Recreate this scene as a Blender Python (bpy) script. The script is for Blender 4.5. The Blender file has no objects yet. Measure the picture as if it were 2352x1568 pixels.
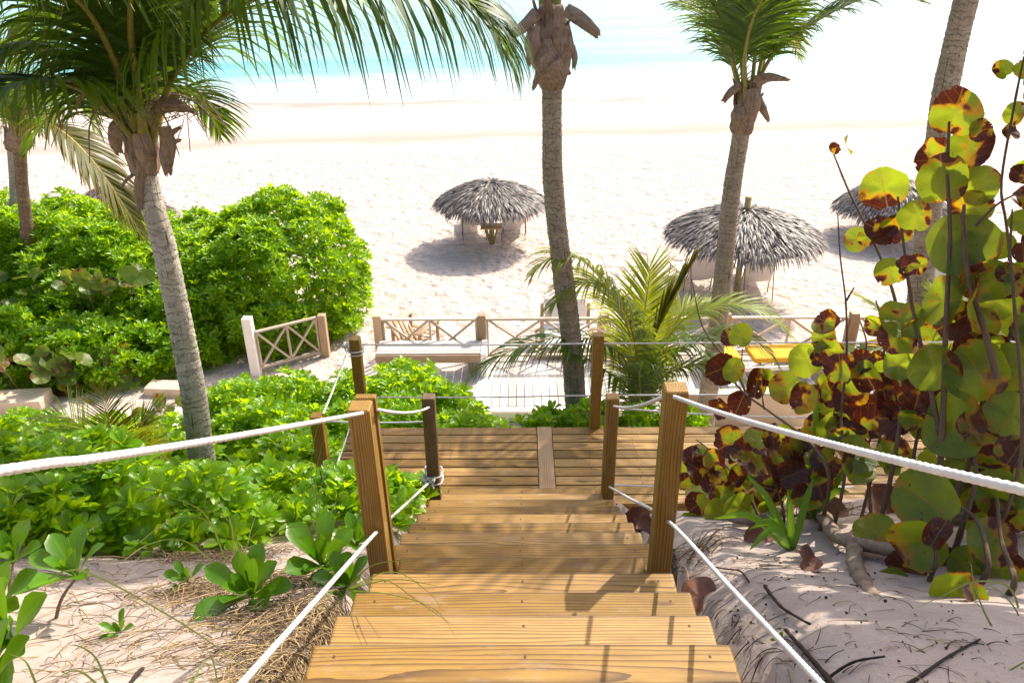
import bpy, bmesh, math, random
import numpy as np
from mathutils import Matrix, Vector

random.seed(11)
rng = np.random.default_rng(11)
sc = bpy.context.scene
COL = sc.collection
R = math.radians

# ------------------------------------------------------------------ camera
CAMH = 7.5
FPX = 1800.0                       # focal length in 2352-px-wide units
PITCH, ROLL, YAW = R(26.76), R(0.6), R(0.7)
_cp, _sp = math.cos(PITCH), math.sin(PITCH)
_rot = Matrix.Rotation(YAW, 3, 'Z')
_r0, _f0, _d0 = Vector((1, 0, 0)), Vector((0, _cp, -_sp)), Vector((0, -_sp, -_cp))
FWD = _rot @ _f0
EU = _rot @ (math.cos(ROLL) * _r0 + math.sin(ROLL) * _d0)
EV = _rot @ (-math.sin(ROLL) * _r0 + math.cos(ROLL) * _d0)
CAM = Vector((0, 0, CAMH))
cam_d = bpy.data.cameras.new('camera')
cam_d.sensor_width = 36
cam_d.lens = FPX / 2352 * 36
cam_d.clip_start = 0.05
cam_d.clip_end = 9000
cam = bpy.data.objects.new('camera', cam_d)
COL.objects.link(cam)
m = Matrix.Identity(4)
for i, c in enumerate((EU, -EV, -FWD)):
    for j in range(3):
        m[j][i] = c[j]
m.translation = CAM
cam.matrix_world = m
sc.camera = cam

# ------------------------------------------------------------------ sky, sun, exposure
SUN_AZ, SUN_EL = R(40), R(46)      # azimuth measured from +Y (out to sea) towards +X
w = bpy.data.worlds.new('World')
sc.world = w
w.use_nodes = True
nt = w.node_tree
nt.nodes.clear()
sky = nt.nodes.new('ShaderNodeTexSky')
sky.sky_type = 'NISHITA'
sky.sun_disc = False
sky.sun_elevation = SUN_EL
sky.sun_rotation = SUN_AZ
sky.air_density = 1.0
sky.dust_density = 4.0
sky.ozone_density = 0.3
bg = nt.nodes.new('ShaderNodeBackground')
bg.inputs['Strength'].default_value = 0.15
wo = nt.nodes.new('ShaderNodeOutputWorld')
nt.links.new(sky.outputs[0], bg.inputs[0])
nt.links.new(bg.outputs[0], wo.inputs[0])
sl = bpy.data.lights.new('sun', 'SUN')
sl.energy = 3.5
sl.angle = R(0.55)
sl.color = (1.0, 0.93, 0.80)
so = bpy.data.objects.new('sun', sl)
COL.objects.link(so)
SUND = Vector((math.sin(SUN_AZ) * math.cos(SUN_EL), math.cos(SUN_AZ) * math.cos(SUN_EL), math.sin(SUN_EL)))
so.rotation_euler = (-SUND).to_track_quat('-Z', 'Y').to_euler()
so.location = SUND * 60
sc.view_settings.view_transform = 'Standard'
sc.view_settings.look = 'None'
sc.view_settings.exposure = 1.04
sc.view_settings.gamma = 1
sc.cycles.max_bounces = 8
sc.cycles.diffuse_bounces = 4
sc.cycles.transparent_max_bounces = 8
sc.cycles.use_adaptive_sampling = True

# ------------------------------------------------------------------ measuring helpers
def ray(x, y):
    return FWD + (x - 1176) / FPX * EU + (y - 784) / FPX * EV
def at_z(x, y, h):
    d = ray(x, y)
    return CAM + d * ((h - CAMH) / d.z)
def at_y(x, y, Y):
    d = ray(x, y)
    return CAM + d * (Y / d.y)
def at_d(x, y, dep):
    return CAM + ray(x, y) * dep

def sstep(a, b, x):
    t = np.clip((x - a) / (b - a), 0, 1)
    return t * t * (3 - 2 * t)

STX = at_d(1200, 1475, 2.57).x      # centre line of the stairs
HALF = 0.685                        # half width of a tread
N0Y, N0Z, RUN, RISE = 1.573, 5.622, 0.28, 0.161
DECKZ = 3.34
PATZ = 0.60
def stairline(y):
    return N0Z - (y - N0Y) * RISE / RUN
_by = np.array([-60, -3, 5.0, 5.6, 6.5, 7.5, 8.5, 10, 11, 13, 15, 18, 32, 48, 80, 200, 4000.])
_bz = np.array([N0Z + 3.3, N0Z + 2.69 - .12, stairline(5.0) - .12, 3.05, 2.62, 2.1, 1.55, .72, .36, .2, .06, 0, -.05, -.72, -2.2, -6, -8.])
def terrain(x, y):
    x = np.asarray(x, float); y = np.asarray(y, float)
    z = np.interp(y, _by, _bz)
    near = 1 - sstep(7, 10, y)
    dx = x - STX
    under = sstep(.66, .80, np.abs(dx))
    z = z - near * (1 - under) * .30
    right = sstep(.72, 1.0, dx) * near
    z = z + right * (.17 + .10 * sstep(1.2, 2.6, dx)) * (1 - sstep(3.8, 4.9, y)) - right * .25 * sstep(4.2, 5.2, y)
    left = sstep(.72, 1.3, -dx) * near
    z = z + left * (-.02 + .10 * np.sin(dx * 1.3 + 1.0) * sstep(1, 2, -dx))
    lump = (np.sin(x * 2.3 + y * 1.1) * np.sin(y * 2.9 - x * .7) * .035 + np.sin(x * 5.1 - y * 3.3 + 1) * np.sin(y * 6.2 + x * 2.2) * .016
            + np.sin(x * 11.3 + y * 4.7) * np.sin(y * 12.1 - x * 5.9) * .006)
    z = z + lump * under * (1 - sstep(9, 13, y))
    beach = sstep(12.5, 15, y) * (1 - sstep(30, 42, y))
    z = z + beach * (np.sin(x * .9 + y * .5) * np.sin(y * .8 - x * .35) * .04)
    return z
def tz(x, y):
    return float(terrain(x, y))
def on_ground(x, y, lift=0.0):
    """where the sight line through pixel x, y meets the ground"""
    d = ray(x, y)
    t = 0.5
    while t < 200:
        p = CAM + d * t
        if p.z < tz(p.x, p.y) + lift:
            break
        t += 0.02
    lo, hi = t - .02, t
    for _ in range(12):
        mid = (lo + hi) / 2
        p = CAM + d * mid
        if p.z < tz(p.x, p.y) + lift:
            hi = mid
        else:
            lo = mid
    return CAM + d * hi

# ------------------------------------------------------------------ mesh builder
def wpos(o):
    p = Vector((0, 0, 0))
    while o is not None:
        p = p + o.matrix_basis.translation
        o = o.parent
    return p
class MB:
    def __init__(s):
        s.V = []; s.F = []; s.M = []; s.var = []; s.luv = []; s.n = 0
    def add(s, V, F, mi=0, var=0.0, luv=None):
        V = np.asarray(V, float).reshape(-1, 3)
        k = len(V)
        s.V.append(V)
        if isinstance(F, np.ndarray):
            groups = [F]
        else:
            by = {}
            for f in F:
                by.setdefault(len(f), []).append(f)
            groups = [np.array(g) for g in by.values()]
        for g in groups:
            s.F.append(g + s.n)
            s.M.append(np.full(len(g), mi, dtype=np.int32) if np.isscalar(mi) else np.asarray(mi, dtype=np.int32))
        s.var.append(np.full(k, var, dtype=float) if np.isscalar(var) else np.asarray(var, float))
        s.luv.append(np.zeros((k, 3)) if luv is None else np.asarray(luv, float).reshape(-1, 3))
        s.n += k
    def build(s, name, mats, parent=None, smooth=True, origin=None):
        V = np.concatenate(s.V)
        org = Vector(origin) if origin is not None else None
        if parent is not None and org is None:
            org = wpos(parent)
        if org is not None:
            V = V - np.array(org)
        me = bpy.data.meshes.new(name)
        me.vertices.add(len(V))
        me.vertices.foreach_set('co', V.astype(np.float32).ravel())
        loops = np.concatenate([g.ravel() for g in s.F]).astype(np.int32)
        tot = np.concatenate([np.full(len(g), g.shape[1], dtype=np.int32) for g in s.F])
        start = np.concatenate(([0], np.cumsum(tot)[:-1])).astype(np.int32)
        me.loops.add(len(loops))
        me.polygons.add(len(tot))
        me.polygons.foreach_set('loop_start', start)
        me.loops.foreach_set('vertex_index', loops)
        me.polygons.foreach_set('material_index', np.concatenate(s.M))
        me.polygons.foreach_set('use_smooth', np.full(len(tot), smooth, dtype=bool))
        me.update(calc_edges=True)
        a = me.attributes.new('var', 'FLOAT', 'POINT')
        a.data.foreach_set('value', np.concatenate(s.var).astype(np.float32))
        a = me.attributes.new('luv', 'FLOAT_VECTOR', 'POINT')
        a.data.foreach_set('vector', np.concatenate(s.luv).astype(np.float32).ravel())
        me.validate()
        if not isinstance(mats, (list, tuple)):
            mats = [mats]
        for mt in mats:
            me.materials.append(mt)
        o = bpy.data.objects.new(name, me)
        COL.objects.link(o)
        if parent is not None:
            o.parent = parent
            if origin is not None:
                o.location = org - wpos(parent)
        elif org is not None:
            o.location = org
        return o

def tag(o, label=None, cat=None, group=None, kind=None):
    if label: o['label'] = label
    if cat: o['category'] = cat
    if group: o['group'] = group
    if kind: o['kind'] = kind
    return o
def thing(name, loc, label, cat, group=None):
    o = bpy.data.objects.new(name, None)
    o.empty_display_size = .2
    COL.objects.link(o)
    o.matrix_basis = Matrix.Translation(Vector(loc))
    return tag(o, label, cat, group)

def bevbox(sx, sy, sz, b):
    bm = bmesh.new()
    bmesh.ops.create_cube(bm, size=1)
    for v in bm.verts:
        v.co = (v.co.x * sx, v.co.y * sy, v.co.z * sz)
    if b > 0:
        bmesh.ops.bevel(bm, geom=bm.edges[:], offset=b, segments=(3 if b > .008 else 1), affect='EDGES', profile=.5)
    V = np.array([v.co[:] for v in bm.verts])
    F = [tuple(v.index for v in f.verts) for f in bm.faces]
    bm.free()
    return V, F
def add_box(mb, c, size, b=.004, rot=None, mi=0, var=None, edge=None):
    """a board: texture coordinates run along its longest side"""
    V, F = bevbox(size[0], size[1], size[2], b)
    order = np.argsort(size)[::-1]
    luv = V[:, order].copy()
    luv[:, 0] += random.uniform(0, 60)
    luv[:, 1] += random.uniform(-.09, .09)
    luv[:, 2] += random.uniform(.03, .09)
    if rot is not None:
        V = V @ np.array(rot).T
    V = V + np.array(c)
    vr = random.random() if var is None else var
    if edge is not None:               # the front arris of a tread gets a darker material, marking the step line
        cen = [V[list(f)].mean(0) - np.array(c) for f in F]
        dark_edge = [k[1] > size[1] / 2 - b * 1.02 and k[2] > size[2] / 2 - b * 1.02 and abs(k[0]) < size[0] / 2 - b for k in cen]
        mb.add(V, [f for f, w_ in zip(F, dark_edge) if w_], edge, vr, luv)
        F = [f for f, w_ in zip(F, dark_edge) if not w_]
    mb.add(V, F, mi, vr, luv)
def add_beam(mb, p, q, wd, ht, b=.004, up=(0, 0, 1), mi=0, var=None):
    p, q = Vector(p), Vector(q)
    x = (q - p); L = x.length; x.normalize()
    y = Vector(up).cross(x)
    if y.length < 1e-4: y = Vector((0, 1, 0)).cross(x)
    y.normalize(); z = x.cross(y)
    rot = np.array([[x[i], y[i], z[i]] for i in range(3)])
    add_box(mb, (p + q) / 2, (L, wd, ht), b, rot, mi, var)

def spline(pts, n):
    """Catmull-Rom through pts, resampled to n points evenly by length"""
    P = np.array([tuple(p) for p in pts], float)
    if len(P) == 2:
        t = np.linspace(0, 1, n)[:, None]
        return P[0] * (1 - t) + P[1] * t
    Q = np.vstack([2 * P[0] - P[1], P, 2 * P[-1] - P[-2]])
    out = []
    for i in range(1, len(Q) - 2):
        t = np.linspace(0, 1, 24, endpoint=False)[:, None]
        a, b, c, d = Q[i - 1], Q[i], Q[i + 1], Q[i + 2]
        out.append(.5 * (2 * b + (c - a) * t + (2 * a - 5 * b + 4 * c - d) * t ** 2 + (3 * b - a - 3 * c + d) * t ** 3))
    out.append(P[-1:])
    S = np.vstack(out)
    L = np.concatenate(([0], np.cumsum(np.linalg.norm(np.diff(S, axis=0), axis=1))))
    s = np.linspace(0, L[-1], n)
    return np.stack([np.interp(s, L, S[:, k]) for k in range(3)], 1)
def frames(P):
    T = np.gradient(P, axis=0)
    T /= np.linalg.norm(T, axis=1)[:, None] + 1e-12
    ref = np.array([0, 0, 1.]) if abs(T[0][2]) < .9 else np.array([0, 1., 0])
    A = np.zeros_like(P); B = np.zeros_like(P)
    a = np.cross(ref, T[0]); a /= np.linalg.norm(a)
    for i in range(len(P)):
        a = a - T[i] * a.dot(T[i]); a /= np.linalg.norm(a) + 1e-12
        A[i] = a; B[i] = np.cross(T[i], a)
    return T, A, B
def add_tube(mb, P, r, seg=8, mi=0, var=.5, prof=None, caps=True):
    """tube along P; r a number or one radius per point; prof(theta, s) scales the radius"""
    P = np.asarray([tuple(p) for p in P], float)
    n = len(P)
    r = np.full(n, r, float) if np.isscalar(r) else np.asarray(r, float)
    T, A, B = frames(P)
    th = np.linspace(0, 2 * np.pi, seg, endpoint=False)
    L = np.concatenate(([0], np.cumsum(np.linalg.norm(np.diff(P, axis=0), axis=1))))
    rr = r[:, None] * np.ones((1, seg))
    if prof is not None:
        rr = rr * prof(th[None, :], L[:, None])
    V = P[:, None, :] + rr[..., None] * (np.cos(th)[None, :, None] * A[:, None, :] + np.sin(th)[None, :, None] * B[:, None, :])
    i, j = np.meshgrid(np.arange(n - 1), np.arange(seg), indexing='ij')
    j2 = (j + 1) % seg
    F = np.stack([i * seg + j, i * seg + j2, (i + 1) * seg + j2, (i + 1) * seg + j], -1).reshape(-1, 4)
    luv = np.stack([np.repeat(L, seg), np.tile(np.cos(th) * .1, n), np.tile(np.sin(th) * .1, n)], 1)
    luv[:, 0] += random.uniform(0, 40)
    mb.add(V.reshape(-1, 3), F, mi, var, luv)
    if caps:
        base = mb.n - n * seg
        mb.F.append(np.array([[base + k for k in range(seg)][::-1]])); mb.M.append(np.array([mi], dtype=np.int32))
        mb.F.append(np.array([[base + (n - 1) * seg + k for k in range(seg)]])); mb.M.append(np.array([mi], dtype=np.int32))

# ------------------------------------------------------------------ materials
def newmat(name):
    mt = bpy.data.materials.new(name)
    mt.use_nodes = True
    n = mt.node_tree
    n.nodes.clear()
    out = n.nodes.new('ShaderNodeOutputMaterial')
    return mt, n, out
class G:
    """small wrapper to write node graphs"""
    def __init__(s, n): s.n = n
    def node(s, t, **kw):
        nd = s.n.nodes.new('ShaderNode' + t)
        for k, v in kw.items(): setattr(nd, k, v)
        return nd
    def put(s, sock, v):
        if hasattr(v, 'is_linked') or isinstance(v, bpy.types.NodeSocket): s.n.links.new(v, sock)
        else:
            if isinstance(v, tuple) and len(v) == 3 and sock.type == 'RGBA': v = v + (1,)
            sock.default_value = v
    def attr(s, name, which='Fac'):
        a = s.node('Attribute', attribute_name=name); return a.outputs[which]
    def pos(s): return s.node('NewGeometry').outputs['Position']
    def math(s, op, a, b=0.0, c=None, clamp=False):
        nd = s.node('Math', operation=op, use_clamp=clamp)
        s.put(nd.inputs[0], a); s.put(nd.inputs[1], b)
        if c is not None: s.put(nd.inputs[2], c)
        return nd.outputs[0]
    def mapr(s, v, a, b, c=0.0, d=1.0, smooth=False):
        nd = s.node('MapRange'); nd.clamp = True
        if smooth: nd.interpolation_type = 'SMOOTHSTEP'
        s.put(nd.inputs['Value'], v)
        for k, q in zip(('From Min', 'From Max', 'To Min', 'To Max'), (a, b, c, d)): s.put(nd.inputs[k], q)
        return nd.outputs[0]
    def mapping(s, v, scale=(1, 1, 1), loc=(0, 0, 0), rot=(0, 0, 0)):
        nd = s.node('Mapping'); s.put(nd.inputs['Vector'], v)
        nd.inputs['Scale'].default_value = scale; nd.inputs['Location'].default_value = loc; nd.inputs['Rotation'].default_value = rot
        return nd.outputs[0]
    def noise(s, v, scale, detail=3, rough=.55, dist=0.0, col=False):
        nd = s.node('TexNoise'); s.put(nd.inputs['Vector'], v)
        nd.inputs['Scale'].default_value = scale; nd.inputs['Detail'].default_value = detail
        nd.inputs['Roughness'].default_value = rough; nd.inputs['Distortion'].default_value = dist
        return nd.outputs['Color' if col else 'Fac']
    def ramp(s, v, stops, interp='LINEAR'):
        nd = s.node('ValToRGB'); s.put(nd.inputs[0], v)
        cr = nd.color_ramp; cr.interpolation = interp
        while len(cr.elements) < len(stops): cr.elements.new(.5)
        for e, (p, c) in zip(cr.elements, stops):
            e.position = p; e.color = tuple(c) + (1,)
        return nd.outputs[0]
    def mix(s, f, a, b, mode='MIX'):
        nd = s.node('Mix', data_type='RGBA', blend_type=mode)
        s.put(nd.inputs[0], f); s.put(nd.inputs[6], a); s.put(nd.inputs[7], b)
        return nd.outputs[2]
    def sep(s, v):
        nd = s.node('SeparateXYZ'); s.put(nd.inputs[0], v); return nd.outputs
    def comb(s, x, y, z):
        nd = s.node('CombineXYZ')
        for i, q in enumerate((x, y, z)): s.put(nd.inputs[i], q)
        return nd.outputs[0]
    def bump(s, h, strength=.5, dist=.02, normal=None):
        nd = s.node('Bump'); s.put(nd.inputs['Height'], h)
        nd.inputs['Strength'].default_value = strength; nd.inputs['Distance'].default_value = dist
        if normal is not None: s.put(nd.inputs['Normal'], normal)
        return nd.outputs[0]
    def bsdf(s, col, rough=.6, spec=.5, normal=None, **kw):
        nd = s.node('BsdfPrincipled')
        s.put(nd.inputs['Base Color'], col); s.put(nd.inputs['Roughness'], rough); s.put(nd.inputs['Specular IOR Level'], spec)
        if normal is not None: s.put(nd.inputs['Normal'], normal)
        for k, v in kw.items(): s.put(nd.inputs[k], v)
        return nd.outputs[0]
    def out(s, out, shader): s.n.links.new(shader, out.inputs['Surface'])
    def mixs(s, f, a, b):
        nd = s.node('MixShader'); s.put(nd.inputs[0], f); s.n.links.new(a, nd.inputs[1]); s.n.links.new(b, nd.inputs[2]); return nd.outputs[0]
    def transl(s, col):
        nd = s.node('BsdfTranslucent'); s.put(nd.inputs['Color'], col); return nd.outputs[0]

def wood_mat(name, light, mid, dark, grain=42.0, rough=.55, weather=0.0):
    mt, n, out = newmat(name); g = G(n)
    P = g.attr('luv', 'Vector')
    warp = g.noise(g.mapping(P, (.5, 4, 4)), 1.5, 2, .5, col=True)
    nd = g.node('VectorMath', operation='MULTIPLY_ADD')
    g.put(nd.inputs[0], warp); nd.inputs[1].default_value = (0, .07, .07); g.put(nd.inputs[2], P)
    P2 = g.mapping(nd.outputs[0], (.10, 1, 1))
    wv = g.node('TexWave', wave_type='RINGS', rings_direction='X', wave_profile='SAW')
    g.put(wv.inputs['Vector'], P2); wv.inputs['Scale'].default_value = grain; wv.inputs['Distortion'].default_value = 1.6
    wv.inputs['Detail'].default_value = 2; wv.inputs['Detail Scale'].default_value = 1.2
    streak = g.noise(g.mapping(P, (1.2, 90, 90)), 2.0, 4, .6)
    blot = g.noise(g.mapping(P, (2.5, 8, 8)), 1.5, 3, .6)
    base = g.ramp(wv.outputs['Fac'], [(0, light), (.45, light), (.75, mid), (.93, dark), (1, dark)])
    base = g.mix(g.mapr(streak, .40, .75, 0, .30), base, dark)
    base = g.mix(g.mapr(blot, .45, .75, 0, .35), base, mid, 'MULTIPLY')
    hsv = g.node('HueSaturation'); g.put(hsv.inputs['Color'], base)
    g.put(hsv.inputs['Value'], g.mapr(g.attr('var'), 0, 1, .60, 1.28)); g.put(hsv.inputs['Saturation'], g.mapr(g.attr('var'), 0, 1, 1.08, .9))
    col = hsv.outputs[0]
    dust = g.math('MULTIPLY', g.mapr(g.noise(g.mapping(P, (3, 9, 9)), 2.2, 5, .7), .52, .75), g.mapr(g.noise(g.mapping(P, (.8, 3, 3)), 1.1, 2), .4, .65))
    col = g.mix(g.math('MULTIPLY', dust, .45), col, (.40, .32, .25))
    scuff = g.mapr(g.noise(g.mapping(P, (9, 70, 70)), 1.3, 3, .7), .66, .74)
    col = g.mix(g.math('MULTIPLY', scuff, .5), col, dark)
    # knots and grime
    vo = g.node('TexVoronoi'); g.put(vo.inputs['Vector'], g.mapping(P, (1.7, 7, 7))); vo.inputs['Scale'].default_value = 1.2
    col = g.mix(g.mapr(vo.outputs['Distance'], .04, .10, .8, 0), col, (.09, .035, .012))
    if weather:
        col = g.mix(g.mapr(g.noise(g.mapping(P, (1, 6, 6)), 3, 4), .3, .75, weather * .4, weather), col, (.42, .38, .33))
    h = g.math('ADD', g.math('MULTIPLY', wv.outputs['Fac'], .4), streak)
    g.out(out, g.bsdf(col, g.mapr(streak, 0, 1, rough - .1, rough + .15), .35, g.bump(h, .35, .004)))
    return mt
M = {}
M['pine'] = wood_mat('treated_pine', (.335, .182, .027), (.255, .130, .016), (.11, .050, .008), 27.0)
M['pine_post'] = wood_mat('golden_pine_post', (.36, .205, .036), (.28, .15, .022), (.15, .07, .012), 30.0)
M['pine_dark'] = wood_mat('weathered_pine', (.22, .13, .055), (.13, .07, .03), (.05, .028, .014))
M['pine_pale'] = wood_mat('pale_pine', (.62, .42, .24), (.56, .36, .19), (.40, .22, .10), 30.0)
M['rail_pale'] = wood_mat('bleached_rail', (.62, .50, .38), (.56, .43, .31), (.40, .28, .18), weather=.5)
M['rail'] = wood_mat('sunbleached_rail', (.52, .33, .17), (.45, .26, .12), (.28, .15, .07), weather=.35)
M['greywood'] = wood_mat('sunbleached_plank', (.60, .56, .53), (.56, .51, .48), (.44, .39, .36), weather=.5)

def plain(name, col, rough=.6, spec=.4, nscale=8, amt=.15, bump=.2, bdist=.004, var=.0):
    mt, n, out = newmat(name); g = G(n)
    P = g.pos()
    f = g.noise(P, nscale, 4, .6)
    c2 = tuple(c * (1 - amt * 2) for c in col)
    c = g.mix(g.mapr(f, .3, .75), col, c2)
    g.out(out, g.bsdf(c, rough, spec, g.bump(g.noise(P, nscale * 6, 3), bump, bdist)))
    return mt
M['dark_edge'] = wood_mat('dark_tread_edge', (.16, .095, .028), (.12, .066, .018), (.06, .03, .008), 27.0)
M['rope'] = plain('white_rope', (.66, .64, .60), .75, .2, 14, .14, .4, .002)
M['white_paint'] = plain('white_paint', (.80, .76, .70), .5, .4, 4, .06, .15)
M['green_paint'] = plain('pale_green_paint', (.50, .58, .44), .5, .4, 5, .08, .15)
M['beige'] = plain('beige_render', (.60, .48, .35), .85, .2, 6, .07, .4)
M['hutwall'] = plain('grey_white_wall', (.62, .60, .58), .85, .2, 3, .06, .3)
M['sling'] = plain('cream_sling', (.78, .72, .66), .8, .2, 90, .05, .2)
M['yellow'] = plain('yellow_cushion', (.72, .36, .02), .75, .2, 9, .07, .3)
M['screw'] = plain('rusty_screw', (.10, .055, .025), .6, .3, 80, .2, .1)
M['frame_brown'] = plain('brown_frame', (.28, .17, .10), .5, .4, 12, .1, .1)
M['fibre'] = None
M['twig'] = plain('dark_twig', (.045, .032, .025), .9, .2, 60, .25, .6, .003)
M['branch'] = plain('grey_branch', (.30, .22, .16), .9, .2, 22, .28, .6, .006)
M['straw'] = plain('dry_straw', (.46, .33, .17), .8, .2, 30, .3, .2)
M['brownleaf'] = plain('dead_leaf', (.27, .12, .07), .6, .4, 25, .3, .5, .006)

def foliage_mat(name, dark, light, trans, tmix=.42, rough=.38, tip=None, yellow=None):
    mt, n, out = newmat(name); g = G(n)
    var = g.attr('var'); luv = g.sep(g.attr('luv', 'Vector'))
    mott = g.noise(g.pos(), 26, 2, .5)
    f = g.math('ADD', g.math('MULTIPLY', var, .8), g.math('MULTIPLY', mott, .3), clamp=True)
    col = g.ramp(f, [(.1, dark), (.95, light)])
    tcol = g.mix(f, tuple(c * .8 for c in trans), trans)
    mid = g.mapr(g.math('ABSOLUTE', luv[0]), .0, .10, .35, 0)
    col = g.mix(mid, col, tuple(min(1, c * 2.0) for c in light))
    if yellow is not None:
        k = g.mapr(var, .93, .97)
        col = g.mix(k, col, yellow); tcol = g.mix(k, tcol, yellow)
    if tip is not None:
        k = g.mapr(g.math('ADD', luv[1], g.math('MULTIPLY', g.math('SUBTRACT', var, .5), .35)), .84, 1.0)
        col = g.mix(k, col, tip); tcol = g.mix(k, tcol, tip)
    d = g.bsdf(col, rough, .45, g.bump(g.noise(g.pos(), 60, 2), .12, .004))
    g.out(out, g.mixs(tmix, d, g.transl(tcol)))
    return mt
M['naupaka'] = foliage_mat('glossy_green_leaf', (.045, .150, .004), (.21, .39, .006), (.54, .78, .008), .50, .34)
M['sprig'] = foliage_mat('seedling_leaf', (.035, .12, .004), (.10, .24, .008), (.24, .46, .012), .34, .30)
M['palm'] = foliage_mat('palm_leaf', (.016, .050, .005), (.065, .13, .008), (.20, .32, .008), .40, .48, tip=(.20, .12, .05))
M['palm_young'] = foliage_mat('young_palm_leaf', (.06, .11, .010), (.20, .29, .018), (.50, .56, .015), .46, .48, tip=(.42, .30, .15))
M['palm_yellow'] = foliage_mat('yellow_palm_leaf', (.055, .07, .004), (.13, .115, .006), (.26, .24, .005), .46, .55, tip=(.34, .16, .05))
M['palm_dry'] = foliage_mat('dry_palm_leaf', (.20, .12, .06), (.36, .25, .14), (.30, .20, .10), .25, .6)
M['rachis'] = plain('palm_stalk', (.24, .22, .035), .45, .4, 30, .2, .2)
M['rachis_y'] = plain('yellow_palm_stalk', (.52, .36, .03), .45, .4, 30, .15, .2)
M['grass'] = foliage_mat('beach_grass_blade', (.09, .14, .02), (.20, .25, .05), (.24, .30, .05), .35, .45, tip=(.45, .30, .12))
M['lily'] = foliage_mat('strap_leaf', (.05, .15, .01), (.12, .26, .015), (.26, .45, .02), .42, .32)

def seagrape_mat(name, bias):
    mt, n, out = newmat(name); g = G(n)
    var = g.attr('var'); L = g.attr('luv', 'Vector'); s = g.sep(L)
    rad = g.math('SQRT', g.math('ADD', g.math('POWER', s[0], 2), g.math('POWER', s[1], 2)))
    sh = g.comb(s[0], s[1], s[2])
    big = g.noise(sh, .75, 2, .5)
    fine = g.noise(sh, 4.5, 4, .65)
    m_ = g.math('ADD', g.math('MULTIPLY', g.math('SUBTRACT', big, .5), 4.6), g.math('MULTIPLY', g.math('SUBTRACT', fine, .5), .55))
    m_ = g.math('ADD', m_, g.math('MULTIPLY', rad, .62))
    m_ = g.math('ADD', m_, g.math('MULTIPLY', g.math('SUBTRACT', var, .5), 1.0))
    edge = g.mapr(m_, bias - .34, bias + .02, smooth=True)
    brown = g.mapr(m_, bias - .06, bias + .20, smooth=True)
    spots = g.mapr(g.noise(sh, 7.0, 2, .5), .70, .73)
    brown = g.math('MAXIMUM', brown, spots)
    # veins
    au = g.math('ABSOLUTE', s[0])
    mid = g.mapr(au, .012, .045, 1, 0)
    fr = g.math('FRACT', g.math('MULTIPLY', g.math('SUBTRACT', s[1], g.math('MULTIPLY', au, .75)), 2.4))
    vein = g.mapr(g.math('ABSOLUTE', g.math('SUBTRACT', fr, .5)), .015, .05, 1, 0)
    vein = g.math('MAXIMUM', g.math('MULTIPLY', vein, .55), mid)
    mott = g.noise(sh, 3, 3)
    green = g.mix(mott, (.035, .085, .010), (.085, .15, .014))
    tgreen = g.mix(mott, (.28, .38, .012), (.46, .52, .02))
    bcol = g.mix(fine, (.055, .014, .008), (.15, .055, .034))
    tb = g.mix(fine, (.022, .003, .002), (.11, .014, .004))
    col = g.mix(edge, green, (.22, .13, .015)); tcol = g.mix(edge, tgreen, (.62, .30, .01))
    col = g.mix(brown, col, bcol); tcol = g.mix(brown, tcol, tb)
    col = g.mix(g.math('MULTIPLY', vein, .6), col, (.30, .20, .05)); tcol = g.mix(g.math('MULTIPLY', vein, .5), tcol, (.40, .20, .02))
    hole = g.mapr(g.noise(sh, 3.3, 2, .5), .735, .738)
    rag = g.mapr(g.math('ADD', rad, g.math('MULTIPLY', g.math('SUBTRACT', g.noise(sh, 2.2, 4, .65), .5), .9)), 1.02, 1.03)
    hole = g.math('MULTIPLY', g.math('MAXIMUM', hole, rag), brown)
    d = g.bsdf(col, .38, .45, g.bump(g.math('ADD', vein, fine), .25, .006))
    x = g.mixs(.52, d, g.transl(tcol))
    g.out(out, g.mixs(hole, x, g.node('BsdfTransparent').outputs[0]))
    return mt
M['seagrape'] = seagrape_mat('sea_grape_leaf', .50)
M['seagrape_green'] = seagrape_mat('sea_grape_green_leaf', 1.25)
M['seagrape_brown'] = seagrape_mat('sea_grape_brown_leaf', -.05)

def trunk_mat(name, a, b):
    mt, n, out = newmat(name); g = G(n)
    P = g.attr('luv', 'Vector'); s = g.sep(P)
    wob = g.noise(P, 6, 4, .65)
    ringc = g.math('ADD', g.math('MULTIPLY', s[0], 15), g.math('MULTIPLY', wob, 4.2))
    fr = g.math('FRACT', ringc)
    scar = g.math('MULTIPLY', g.mapr(fr, 0, .16, 1, 0), g.mapr(g.noise(P, 9, 2), .25, .5))
    band = g.noise(g.comb(g.math('FLOOR', ringc), 0.0, 0.0), 3.7, 1)
    fib = g.noise(g.mapping(P, (2, 40, 40)), 3, 4, .65)
    blot = g.noise(P, 11, 4, .65)
    lich = g.noise(P, 30, 3, .6)
    col = g.mix(g.mapr(fib, .3, .7), a, b)
    col = g.mix(g.mapr(blot, .52, .72, 0, .7), col, tuple(c * .45 for c in b))
    col = g.mix(g.mapr(lich, .58, .68, 0, .5), col, (.50, .47, .42))
    col = g.mix(g.math('MULTIPLY', scar, .85), col, tuple(c * .28 for c in b))
    col = g.mix(g.mapr(band, .35, .65, 0, .45), col, tuple(c * .6 for c in b))
    crack = g.mapr(g.noise(g.mapping(P, (1.3, 30, 30)), 2.1, 2), .66, .70)
    col = g.mix(g.math('MULTIPLY', crack, .8), col, (.03, .022, .016))
    h = g.math('ADD', g.math('MULTIPLY', scar, -1.0), g.math('ADD', g.math('MULTIPLY', fib, .6), g.math('MULTIPLY', blot, .6)))
    g.out(out, g.bsdf(col, .9, .2, g.bump(h, .9, .012)))
    return mt
M['trunk'] = trunk_mat('palm_trunk', (.56, .50, .43), (.40, .34, .28))
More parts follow.
